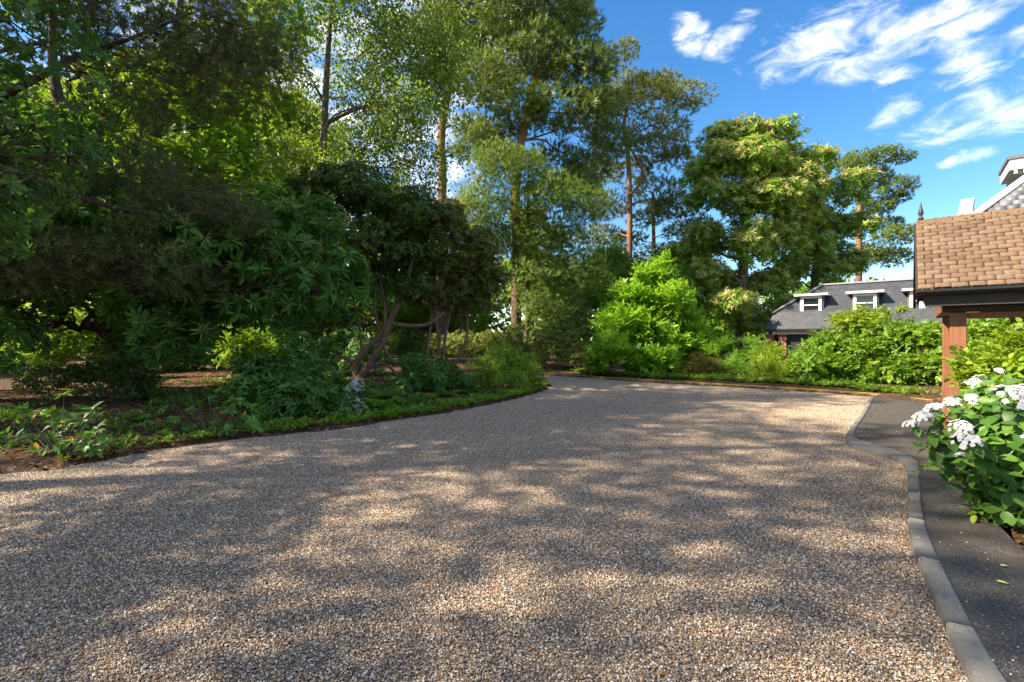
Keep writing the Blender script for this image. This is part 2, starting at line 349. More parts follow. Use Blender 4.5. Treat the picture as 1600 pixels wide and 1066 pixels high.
# ------------------------------------------------------------------ setting: ground, drive, path, kerb
def dense(pts, step=.3, closed=False):
    """Catmull-Rom resample of 2-D points"""
    P = [np.array(p, float) for p in pts]; n = len(P); out = []
    for i in range(n if closed else n - 1):
        p1, p2 = P[i], P[(i + 1) % n]
        p0 = P[i - 1] if (closed or i > 0) else 2 * p1 - p2
        p3 = P[(i + 2) % n] if (closed or i + 2 < n) else 2 * p2 - p1
        k = max(1, int(np.linalg.norm(p2 - p1) / step))
        for j in range(k):
            t = j / k
            out.append(.5 * ((2 * p1) + (-p0 + p2) * t + (2 * p0 - 5 * p1 + 4 * p2 - p3) * t * t + (-p0 + 3 * p1 - 3 * p2 + p3) * t ** 3))
    if not closed: out.append(P[-1])
    return np.array(out)
bed_edge = dense([(-10, -8), (-9.2, -2), (-8.2, 1.5), (-6.9, 4.0), gr(0, 742), gr(100, 732), gr(200, 712), gr(300, 697), gr(400, 684), gr(500, 674), gr(600, 660), gr(700, 645),
                  gr(800, 625), gr(848, 611), gr(857, 604), gr(845, 599), (-.2, 18.3), (-3, 19.6), (-8, 21), (-16, 22.2)])
far_edge = dense([(-16, 25), (-8, 24.2), (-3, 23), (.6, 21.4), gr(850, 587.5), gr(900, 589.5), gr(1000, 597), gr(1150, 605.5), gr(1330, 617.5), gr(1368, 622)])
kl_px = [(1359, 624), (1345.6, 650), (1328, 674), (1321.5, 690), (1328, 700), (1350, 707.5), (1391.5, 719), (1412, 729), (1418, 753), (1418, 792), (1420, 836), (1431, 880), (1450.5, 923.5), (1477, 989), (1512, 1066)]
kr_px = [(1366, 624), (1352.5, 652), (1338, 674), (1334, 686), (1344, 695), (1382, 705), (1415.5, 716), (1434, 728), (1437, 766), (1442, 810), (1448, 840), (1463.6, 880), (1488, 932), (1516, 989), (1560, 1066)]
kerb_l = [gr(*p) for p in kl_px] + [(1.80, 1.7), (1.55, .8), (1.3, -.8), (1.1, -3), (1.0, -8)]
kerb_r = [gr(*p) for p in kr_px] + [(1.94, 1.7), (1.69, .8), (1.44, -.8), (1.24, -3), (1.14, -8)]
KL, KR = dense(kerb_l, .12), dense(kerb_r, .12)
drive_poly = np.vstack([bed_edge, far_edge, KL])
path_r = dense([gr(1452, 633), (10.1, 10.2), (9.2, 8.6), (7.9, 7.3), (6.4, 6.2), (5.2, 5.25), gr(1535, 775), gr(1562, 832), gr(1600, 872), (3.15, 2.2), (2.85, 0), (2.6, -8)])

def inside(poly, x, y):
    x = np.asarray(x); y = np.asarray(y); c = np.zeros(x.shape, bool); n = len(poly)
    for i in range(n):
        x1, y1 = poly[i]; x2, y2 = poly[i - 1]
        if y1 == y2: continue
        k = ((y1 > y) != (y2 > y)) & (x < (x2 - x1) * (y - y1) / (y2 - y1) + x1); c ^= k
    return c
def dist(poly, x, y):
    P = np.stack([x, y], -1); best = np.full(x.shape, 1e9); Q = np.asarray(poly)
    for i in range(len(Q)):
        a, b = Q[i - 1], Q[i]; ab = b - a; l2 = (ab ** 2).sum()
        if l2 < 1e-9: continue
        t = np.clip(((P - a) @ ab) / l2, 0, 1); d = np.linalg.norm(P - (a + t[..., None] * ab), axis=-1); best = np.minimum(best, d)
    return best
paved = np.vstack([bed_edge, far_edge, dense([gr(1368, 622), gr(1452, 633)]), path_r])
def vnoise(x, y, s):
    return .5 * np.sin(x * s + 1.3 * np.sin(y * s * .7)) + .5 * np.sin(y * s * 1.13 + 1.7 * np.sin(x * s * .6 + 2))
def ground_z(x, y):
    x = np.asarray(x, float); y = np.asarray(y, float)
    d = dist(paved, x, y); ins = inside(paved, x, y); t = np.clip(d / 3.5, 0, 1); t = t * t * (3 - 2 * t)
    z = .06 + .04 * np.clip(d / .25, 0, 1) + .02 * vnoise(x, y, 3.1) * np.clip(d / .3, 0, 1) + .2 * t + .03 * vnoise(x, y, 1.1) * t
    return np.where(ins, -.02, z)
def gz(x, y): return float(ground_z(np.array([x]), np.array([y]))[0])

def sheet(name, poly, z, mat, kind='structure'):
    bm = bmesh.new(); vs = [bm.verts.new((p[0], p[1], z)) for p in poly]; f = bm.faces.new(vs)
    if f.normal.z < 0: f.normal_flip()
    bmesh.ops.triangulate(bm, faces=bm.faces)
    me = bpy.data.meshes.new(name); bm.to_mesh(me); bm.free(); me.materials.append(mat)
    o = bpy.data.objects.new(name, me); link(o); tag(o, kind=kind); return o
def grid(name, xs, ys, zf, mat):
    X, Y = np.meshgrid(xs, ys); Z = zf(X, Y); V = np.stack([X, Y, Z], -1).reshape(-1, 3); nx, ny = len(xs), len(ys)
    i = np.arange(nx * ny).reshape(ny, nx); Fq = np.stack([i[:-1, :-1], i[:-1, 1:], i[1:, 1:], i[1:, :-1]], -1).reshape(-1, 4)
    o = bpy.data.objects.new(name, raw_mesh(name, V, [Fq], mat, smooth=True)); link(o); tag(o, kind='structure'); return o
g = sheet('ground', [(-900, -900), (900, -900), (900, 900), (-900, 900)], -.12, M['far_ground'])
tag(g, label='woodland ground running out under the far trees')
xs = np.concatenate([np.linspace(-40, -12.3, 30), np.arange(-12, 12.01, .2), np.linspace(12.3, 40, 30)])
ys = np.concatenate([np.arange(-8, 2, .4), np.arange(2, 24, .2), np.linspace(24.2, 60, 40)])
pb = grid('planting_bed_ground', xs, ys, ground_z, M['soil']); tag(pb, label='dark soil and leaf litter under the trees')
dr = sheet('driveway', drive_poly, 0.0, M['gravel_base']); tag(dr, label='wide gravel driveway')
pa = sheet('path', np.vstack([KR, path_r[::-1]]), .05, M['asphalt']); tag(pa, label='dark asphalt path beside the drive')
lw = grid('lawn', np.linspace(-24, -7.5, 30), np.linspace(27.5, 33, 12), lambda x, y: .30 + .05 * vnoise(x, y, .6), M['lawn']); tag(lw, label='sunlit strip of lawn beyond the trees')
rd = grid('road', np.linspace(-40, -5, 30), np.linspace(33.2, 36, 4), lambda x, y: .42 + 0 * x, M['road']); tag(rd, label='pale road beyond the lawn')

# kerb stones
kerb = bpy.data.objects.new('kerb', None); link(kerb); tag(kerb, label='curving concrete kerb between gravel and asphalt path', kind='structure')
def kerb_stones():
    # resample both edges to matching stations
    def station(P, n):
        d = np.concatenate(([0], np.cumsum(np.linalg.norm(np.diff(P, axis=0), axis=1)))); t = np.linspace(0, d[-1], n)
        return np.stack([np.interp(t, d, P[:, 0]), np.interp(t, d, P[:, 1])], -1), d[-1]
    # pair by nearest points: march along left edge, project on right edge
    Lp, ln = station(KL, 420)
    Rp = []
    j0 = 0
    for p in Lp:
        seg = KR[j0:j0 + 40]; j = j0 + int(np.argmin(np.linalg.norm(seg - p, axis=1))); j0 = max(j0, j - 1); Rp.append(KR[j])
    Rp = np.array(Rp)
    for _ in range(14): Rp[1:-1] = (Rp[:-2] + Rp[1:-1] + Rp[2:]) / 3
    for _ in range(8): Lp[1:-1] = (Lp[:-2] + Lp[1:-1] + Lp[2:]) / 3
    d = np.linspace(0, ln, 420); s0 = 0.0; k = 0
    while s0 < ln - .2:
        s1 = min(ln, s0 + .88); m = 8; t = np.linspace(s0 + .002, s1 - .002, m)
        l = np.stack([np.interp(t, d, Lp[:, 0]), np.interp(t, d, Lp[:, 1])], -1); r = np.stack([np.interp(t, d, Rp[:, 0]), np.interp(t, d, Rp[:, 1])], -1)
        dz = random.uniform(-.0015, .0015); V = []; 
        for a, b in zip(l, r):
            c = (b - a) / max(1e-6, np.linalg.norm(b - a)) * .012
            V += [(*a, -.1), (*a, .055 + dz), (*(a + c), .069 + dz), (*(b - c), .069 + dz), (*b, .058 + dz), (*b, -.1)]
        Fq = []
        for i in range(m - 1):
            for q in range(5): Fq.append((6 * i + q, 6 * i + q + 1, 6 * i + 7 + q, 6 * i + 6 + q))
        e = 6 * (m - 1); fs = [np.array(Fq), np.array([(0, 1, 2, 3, 4, 5), (e + 5, e + 4, e + 3, e + 2, e + 1, e)])]
        o = bpy.data.objects.new('kerb_stone', raw_mesh('kerb_stone', np.array(V), fs, M['kerb'])); link(o, kerb)
        s0 = s1; k += 1
kerb_stones()
# low mossy edging along the far side of the drive
edging = bpy.data.objects.new('edging', None); link(edging); tag(edging, label='low mossy yellow edging along the far side of the gravel', kind='structure')
def edging_stones():
    E = dense([gr(870, 588), gr(900, 589.3), gr(1000, 596.8), gr(1150, 605.3), gr(1330, 617.2), gr(1400, 624.5), gr(1455, 631.5)], .1)
    d = np.concatenate(([0], np.cumsum(np.linalg.norm(np.diff(E, axis=0), axis=1)))); s = 0
    while s < d[-1] - .3:
        t = [s + .004, s + .45, s + .896]; p = [np.array((np.interp(q, d, E[:, 0]), np.interp(q, d, E[:, 1]))) for q in t]
        mb = MB()
        n = p[2] - p[0]; n = np.array((-n[1], n[0])) / np.linalg.norm(n); n = n if n[1] > 0 else -n
        h = .095 + random.uniform(-.006, .006)
        prof = lambda q: [(*q, -.05), (*q, h - .01), (*(q + n * .02), h), (*(q + n * .1), h), (*(q + n * .11), -.05)]
        mb.prism(prof(p[0]), prof(p[2])); mb.build('edging_stone', M['edging'], edging)
        s += .9
edging_stones()

# gravel: tiles of modelled pebbles, scattered over the drive
def gravel():
    ico = bmesh.new(); bmesh.ops.create_icosphere(ico, subdivisions=1, radius=1.0)
    iv = np.array([v.co[:] for v in ico.verts]); ifc = np.array([[v.index for v in f.verts] for f in ico.faces]); ico.free()
    def tile(k, n=9800, size=.8):
        # two layers of stones
        p = rng.uniform(-size / 2 - .01, size / 2 + .01, (n, 2)); r = .0032 + .0040 * rng.random(n) ** 2.0
        z = r * .45 + .0055 * rng.random(n)
        q = rng.normal(size=(n, 3, 3)); Q, _ = np.linalg.qr(q); sc = np.stack([r * 1.15, r * .9, r * .66], -1)
        jit = 1 + .22 * rng.normal(size=(n, 12, 1)).clip(-1.3, 1.3)
        loc = iv[None] * jit * sc[:, None, :]
        flat = rng.random(n) < .7; Q[flat] = 0
        th = rng.uniform(0, 6.28, flat.sum()); Q[flat, 0, 0] = np.cos(th); Q[flat, 0, 1] = -np.sin(th); Q[flat, 1, 0] = np.sin(th); Q[flat, 1, 1] = np.cos(th); Q[flat, 2, 2] = 1
        V = np.einsum('nij,nkj->nki', Q, loc) + np.concatenate([p, z[:, None]], 1)[:, None, :]
        Fi = (ifc[None] + 12 * np.arange(n)[:, None, None]).reshape(-1, 3)
        me = raw_mesh('gravel_tile', V.reshape(-1, 3), [Fi], M['pebble'], np.repeat(rng.random(n), 20))
        return bpy.data.objects.new('gravel_tile_source_%d' % k, me)
    tiles = [tile(0)]
    gx, gy = np.meshgrid(np.arange(-9.6, 10.6, .8), np.arange(1.0, 24.5, .8)); c = np.stack([gx.ravel(), gy.ravel()], -1)
    ok = np.zeros(len(c), bool)
    for dx in (-.4, 0, .4):
        for dy in (-.4, 0, .4): ok |= inside(drive_poly, c[:, 0] + dx, c[:, 1] + dy)
    ok &= np.abs(c[:, 0]) < c[:, 1] * 1.25 + 2.2
    c = c[ok]
    me = bpy.data.meshes.new('gravel'); me.from_pydata([(x, y, .001) for x, y in c], [], []); o = bpy.data.objects.new('gravel', me); link(o)
    tag(o, 'loose tan and grey gravel spread over the driveway', 'gravel', kind='stuff')
    ng = bpy.data.node_groups.new('scatter_gravel', 'GeometryNodeTree')
    ng.interface.new_socket('Geometry', in_out='INPUT', socket_type='NodeSocketGeometry'); ng.interface.new_socket('Geometry', in_out='OUTPUT', socket_type='NodeSocketGeometry')
    gi, go = ng.nodes.new('NodeGroupInput'), ng.nodes.new('NodeGroupOutput')
    jn = ng.nodes.new('GeometryNodeJoinGeometry')
    for t in tiles[::-1]:
        oi = ng.nodes.new('GeometryNodeObjectInfo'); oi.inputs['Object'].default_value = t; oi.inputs['As Instance'].default_value = True
        ng.links.new(oi.outputs['Geometry'], jn.inputs[0])
    ip = ng.nodes.new('GeometryNodeInstanceOnPoints'); ip.inputs['Pick Instance'].default_value = True
    ri = ng.nodes.new('FunctionNodeRandomValue'); ri.data_type = 'INT'; ri.inputs[4].default_value = 0; ri.inputs[5].default_value = 0
    rr = ng.nodes.new('FunctionNodeRandomValue'); rr.data_type = 'INT'; rr.inputs[4].default_value = 0; rr.inputs[5].default_value = 3; rr.inputs['Seed'].default_value = 5
    mu = ng.nodes.new('ShaderNodeMath'); mu.operation = 'MULTIPLY'; mu.inputs[1].default_value = math.pi / 2; ng.links.new(rr.outputs[2], mu.inputs[0])
    cx = ng.nodes.new('ShaderNodeCombineXYZ'); ng.links.new(mu.outputs[0], cx.inputs[2])
    ng.links.new(gi.outputs[0], ip.inputs['Points']); ng.links.new(jn.outputs[0], ip.inputs['Instance']); ng.links.new(ri.outputs[2], ip.inputs['Instance Index'])
    ng.links.new(cx.outputs[0], ip.inputs['Rotation']); ng.links.new(ip.outputs[0], go.inputs[0])
    md = o.modifiers.new('scatter', 'NODES'); md.node_group = ng
gravel()

# ------------------------------------------------------------------ vegetation kit
def nrm(a): return a / np.maximum(1e-9, np.linalg.norm(a, axis=-1, keepdims=True))
TPL = {
    'r': ([(0, 0, 0), (.45, .5, .06), (1, 0, -.08), (.45, -.5, .06)], [[(0, 1, 2), (0, 2, 3)]]),
    'l': ([(0, 0, 0), (.3, .46, .07), (.68, .40, .05), (1, 0, -.12), (.68, -.4, .05), (.3, -.46, .07)], [[(0, 1, 2, 3), (0, 3, 4, 5)]]),
    'n': ([(0, -.5, 0), (0, .5, 0), (1, 0, 0)], [[(0, 1, 2)]]),
    'oak': ([(0, 0, 0), (.15, .14, .02), (.28, .12, .03), (.38, .36, .06), (.50, .2, .03), (.62, .48, .06), (.74, .24, .02), (.88, .3, 0), (1, 0, -.1),
             (.88, -.3, 0), (.74, -.24, .02), (.62, -.48, .06), (.50, -.2, .03), (.38, -.36, .06), (.28, -.12, .03), (.15, -.14, .02)],
            [[(0, 1, 2, 3, 4, 5, 6, 7, 8), (0, 8, 9, 10, 11, 12, 13, 14, 15)]]),
    'maple': ([(0, 0, 0), (.05, .42, 0), (.28, .28, .03), (.62, .5, 0), (.62, .2, .03), (1, 0, -.1), (.62, -.2, .03), (.62, -.5, 0), (.28, -.28, .03), (.05, -.42, 0)],
              [[(0, 1, 2, 3, 4, 5), (0, 5, 6, 7, 8, 9)]]),
    'chest': ([(0, 0, 0), (.22, .40, .06), (.5, .5, .08), (.8, .28, .0), (1, 0, -.2), (.8, -.28, 0), (.5, -.5, .08), (.22, -.40, .06)], [[(0, 1, 2, 3, 4), (0, 4, 5, 6, 7)]]),
}
def leaves(P, D, N, L, W, kind):
    pts, faces = TPL[kind]; pts = np.array(pts); k = len(pts); n = len(P)
    S = nrm(np.cross(D, N)); N2 = np.cross(S, D)
    V = P[:, None] + D[:, None] * (pts[:, 0] * L[:, None])[..., None] + S[:, None] * (pts[:, 1] * W[:, None])[..., None] + N2[:, None] * (pts[:, 2] * L[:, None])[..., None]
    f = np.array(faces[0]); Fi = (f[None] + k * np.arange(n)[:, None, None]).reshape(-1, f.shape[1])
    return V.reshape(-1, 3), Fi, len(f)
def lobe_clusters(lobes, dens, shell=.55, amp=.3, under=.5):
    C, O = [], []
    for (cx, cy, cz, rx, ry, rz, dm) in lobes:
        n = max(4, int(dens * dm * (rx * ry + rx * rz + ry * rz) / 3 * 4))
        u = nrm(rng.normal(size=(n, 3)))
        bumps = nrm(rng.normal(size=(9, 3))); ba = rng.uniform(-.8, 1, 9)
        k = np.exp((np.clip(u @ bumps.T, -1, 1) - 1) * 7); f = 1 + amp * (k * ba).sum(1)
        rad = (shell + (1 - shell) * np.sqrt(rng.random(n))) * f
        keep = (u[:, 2] > -.35) | (rng.random(n) < under)
        u, rad = u[keep], rad[keep]
        C.append(np.array((cx, cy, cz)) + u * np.array((rx, ry, rz)) * rad[:, None]); O.append(nrm(u / np.array((rx, ry, rz)) * rx))
    return np.concatenate(C), np.concatenate(O)
def foliage(C, O, n, mode, L, wl, kind='r', spread=.15, flat=.6, droop=.3, lvar=.25, up=.5, pol=(50, 85), tvar=.5):
    m = len(C); tc = rng.random(m); I = np.repeat(np.arange(m), n); k = len(I)
    c, o = C[I], O[I]; t = np.clip(tc[I] * tvar + rng.random(k) * (1 - tvar), 0, 1)
    if mode == 'puff':
        P = c + rng.normal(size=(k, 3)) * np.array((spread, spread, spread * flat))
        D = nrm(o * .7 + rng.normal(size=(k, 3)) * .7 + np.array((0, 0, -droop)))
        N = nrm(rng.normal(size=(k, 3)) * .55 + o * .5 + np.array((0, 0, up)))
    elif mode == 'whorl':
        ax = nrm(O + np.array((0, 0, up)) + rng.normal(size=(m, 3)) * .25); ref = nrm(np.cross(ax, rng.normal(size=(m, 3)))); ref2 = np.cross(ax, ref)
        ph = np.tile(np.arange(n) * 2.399, m) + np.repeat(rng.uniform(0, 6.28, m), n) + rng.normal(size=k) * .15
        pa_ = np.radians(rng.uniform(pol[0], pol[1], k))
        rd_ = ref[I] * np.cos(ph)[:, None] + ref2[I] * np.sin(ph)[:, None]
        D = nrm(ax[I] * np.cos(pa_)[:, None] + rd_ * np.sin(pa_)[:, None] + np.array((0, 0, -droop * .3)))
        P = c + ax[I] * (rng.random(k) * spread)[:, None] + D * .01
        N = nrm(ax[I] + rng.normal(size=(k, 3)) * .15)
    elif mode == 'spray':
        ax = nrm(O * np.array((1, 1, .6)) + rng.normal(size=(m, 3)) * .45 + np.array((0, 0, up - droop))); side = nrm(np.cross(ax, np.array((0, 0, 1.0)) + rng.normal(size=(m, 3)) * .3))
        s = (np.tile(np.arange(n), m) + .5) / n; sg = np.where(np.tile(np.arange(n), m) % 2 == 0, 1.0, -1.0); last = np.tile(np.arange(n) == n - 1, m)
        P = c + ax[I] * ((s - .5) * 2 * spread)[:, None] - np.array((0, 0, 1.0)) * (droop * .35 * spread * (s ** 2))[:, None]
        D = nrm(ax[I] * .75 + side[I] * (sg * np.where(last, 0, .8))[:, None] + rng.normal(size=(k, 3)) * .16 + np.array((0, 0, -droop * .4)))
        N = nrm(np.cross(side, ax)[I] * np.where((np.cross(side, ax)[I][:, 2:3]) < 0, -1, 1) + rng.normal(size=(k, 3)) * .22)
    LL = L * (1 + lvar * rng.normal(size=k).clip(-1.6, 1.6))
    V, Fi, nf = leaves(P, D, N, LL, LL * wl, kind)
    return V, Fi, np.repeat(t, nf)
def tubes(paths, sides=6):
    Vs, Fs = [], []; base = 0
    for pts, rad in paths:
        P = np.array([tuple(p) for p in pts], float); r = np.asarray(rad, float); n = len(P)
        T = nrm(np.gradient(P, axis=0)); ref = np.array((1.0, .13, .07)) if abs(T[0][2]) > .7 else np.array((.05, .1, 1.0))
        A = nrm(np.cross(T, ref)); B = np.cross(T, A); s = sides if r[0] > .03 else (4 if r[0] > .012 else 3)
        th = np.arange(s) / s * 2 * math.pi
        ring = A[:, None] * np.cos(th)[None, :, None] + B[:, None] * np.sin(th)[None, :, None]
        V = P[:, None] + ring * r[:, None, None]; Vs.append(V.reshape(-1, 3))
        i = np.arange(n * s).reshape(n, s); j = np.roll(i, -1, 1)
        Fs.append(np.stack([i[:-1], j[:-1], j[1:], i[1:]], -1).reshape(-1, 4) + base); base += n * s
    return np.concatenate(Vs), np.concatenate(Fs)
def smooth_path(pts, step=.25):
    """Catmull-Rom through (x,y,z,r) rows"""
    P = np.array(pts, float); n = len(P); out = []
    for i in range(n - 1):
        p1, p2 = P[i], P[i + 1]; p0 = P[i - 1] if i else 2 * p1 - p2; p3 = P[i + 2] if i + 2 < n else 2 * p2 - p1
        k = int(min(12, max(2, np.linalg.norm((p2 - p1)[:3]) / step)))
        for j in range(k):
            t = j / k; out.append(.5 * ((2 * p1) + (-p0 + p2) * t + (2 * p0 - 5 * p1 + 4 * p2 - p3) * t * t + (-p0 + 3 * p1 - 3 * p2 + p3) * t ** 3))
    out.append(P[-1]); out = np.array(out); return out[:, :3], np.maximum(.003, out[:, 3])
def wob(p, a):
    p = p.copy(); p[1:-1, :3] += rng.normal(size=(len(p) - 2, 3)) * a; return p
def limb(a, b, r0, r1, rise=.25, wobble=.06):
    a, b = np.array(a, float), np.array(b, float); d = np.linalg.norm(b - a)
    t = np.linspace(0, 1, 6)[:, None]; p = a + (b - a) * t; p[:, 2] += rise * d * np.sin(math.pi * t[:, 0]) * .5
    p = np.concatenate([p, r0 + (r1 - r0) * t ** .7], 1); p[1:-1, :3] += rng.normal(size=(4, 3)) * wobble * d
    return smooth_path(p, .3)
def px_path(lst, Y=None):    # (px, py[, Y], r) -> rows x,y,z,r
    out = []
    for q in lst:
        if len(q) == 3: v = at(q[0], q[1], Y); out.append((*v, q[2]))
        else: v = at(q[0], q[1], q[2]); out.append((*v, q[3]))
    return out
def LB(lst, asp=.9, dep=1.0, jit=.6, back=0.0, dm=1.0):
    out = []; random.seed(str(lst[0]))
    for (px, py, Y, rp) in lst:
        v = at(px, py, Y); r = rp / F * Y; dy = random.uniform(-jit, jit) * r
        out.append((v.x, v.y + dy, v.z, r, r * dep, r * asp, dm))
        if back and random.random() < min(1, back * 1.6):
            out.append((v.x * (1 + 1.5 * r / Y) + random.uniform(-.4, .4) * r, v.y + 1.7 * r + dy, v.z + random.uniform(-.2, .5) * r, r, r * dep, r * asp, dm * .55))
    return out
def lump(lobes, k=6, f=.46, pos=.66, core=.72, cd=.45):
    """break each lobe into a thin core and k smaller clumps standing on it"""
    out = []; rng = np.random.default_rng(int(abs(lobes[0][0]) * 1000)); random.seed(int(abs(lobes[0][0]) * 1000))
    for (x, y, z, rx, ry, rz, dm) in lobes:
        out.append((x, y, z, rx * core, ry * core, rz * core, dm * cd))
        for q in range(k):
            u = nrm(rng.normal(size=3)); u[2] = u[2] * .8 + .12; s = f * random.uniform(.75, 1.25)
            out.append((x + u[0] * rx * pos, y + u[1] * ry * pos, z + u[2] * rz * pos, rx * s, ry * s, rz * s * .85, dm))
    return out
TRI = [0]
def make(name, label, cat, base, group=None, wood=None, wood_mat='bark', wood_name='trunk', leaf=(), twigs=()):
    """one plant: an Empty at its base > trunk / stems, crown ...   leaf: (part name, V, F, tint, material)"""
    z = gz(base[0], base[1]); t = thing(name, label, cat, (base[0], base[1], max(z, -.05)), group)
    if wood:
        V, Fq = tubes(wood, 9); obj(wood_name, raw_mesh(wood_name, V, [Fq], M[wood_mat], smooth=True), t); TRI[0] += 2 * len(Fq)
    for pn, V, Fi, tint, mat in leaf:
        obj(pn, raw_mesh(pn, V, [Fi], M[mat], tint), t); TRI[0] += len(Fi) * (Fi.shape[1] - 2)
    return t
def tree(name, label, lobes, trunk, leafmat, barkmat='bark', cat='tree', group=None, dens=9, n=12, mode='puff', L=.14, wl=.5, kind='r', limb_r=.35, limbs=True, twig=10,
         extra_wood=(), shell=.55, amp=.3, under=.5, catkin=None, crown_name='crown', wood_name='trunk', rise=.25, **kw):
    global rng
    rng = np.random.default_rng(zlib.crc32(label.encode())); random.seed(label)
    wood = []; rows = np.array(trunk, float); tp, tr = smooth_path(rows, .5); wood.append((tp, tr))
    for e in extra_wood: wood.append(smooth_path(e, .25))
    skel = np.concatenate([w[0] for w in wood]); skr = np.concatenate([w[1] for w in wood])
    if limbs:
        mr_ = max(l[3] for l in lobes)
        for (cx, cy, cz, rx, ry, rz, dm) in lobes:
            if len(lobes) > 60 and rx < .5 * mr_: continue
            c = np.array((cx, cy, cz)); dd = np.linalg.norm(skel - c, axis=1) + np.maximum(0, skel[:, 2] - (cz - .15 * rx)) * 3 + .3 * np.abs(skel[:, 2] - cz)
            j = int(np.argmin(dd)); r0 = min(skr[j] * .75, max(.012, limb_r * skr[j] + .008 * rx))
            lp, lr = limb(skel[j], c, r0, .012, rise); wood.append((lp, lr))
            for q in range(twig):
                u = nrm(rng.normal(size=3)); e = c + u * np.array((rx, ry, rz)) * .85; s = lp[rng.integers(len(lp) // 2, len(lp))]
                wood.append(limb(s, e, max(.006, r0 * .3), .004, .15, .08))
    C, O = lobe_clusters(lobes, dens, shell, amp, under)
    leaf = [(crown_name, *foliage(C, O, n, mode, L, wl, kind, **kw), leafmat)]
    if catkin:
        cm, share, cn, cl, cw, zmin = catkin
        ok = (O[:, 2] > zmin) & (rng.random(len(C)) < share)
        leaf.append(('catkins', *foliage(C[ok] + O[ok] * cl * .5, O[ok], cn, 'whorl', cl, cw, 'r', spread=.04, up=.5, pol=(25, 95), droop=.3), cm))
    b = rows[0]
    return make(name, label, cat, (b[0], b[1]), group, wood, barkmat, wood_name, leaf)
def dup(root, loc, rz, sc, label, group=None, name=None):
    r = root.copy(); link(r); r.location = loc; r.rotation_euler = (0, 0, rz); r.scale = (sc, sc, sc) if not isinstance(sc, tuple) else sc
    if name: r.name = name
    r['label'] = label
    if 'group' in r: del r['group']
    if group: r['group'] = group
    for ch in list(root.children):
        c = ch.copy(); link(c, r)
    return r
PINE = dict(mode='whorl', kind='n', n=12, L=.18, wl=.17, spread=.12, up=.7, pol=(15, 80), droop=0, shell=.25, amp=.35, under=.55, lvar=.2)

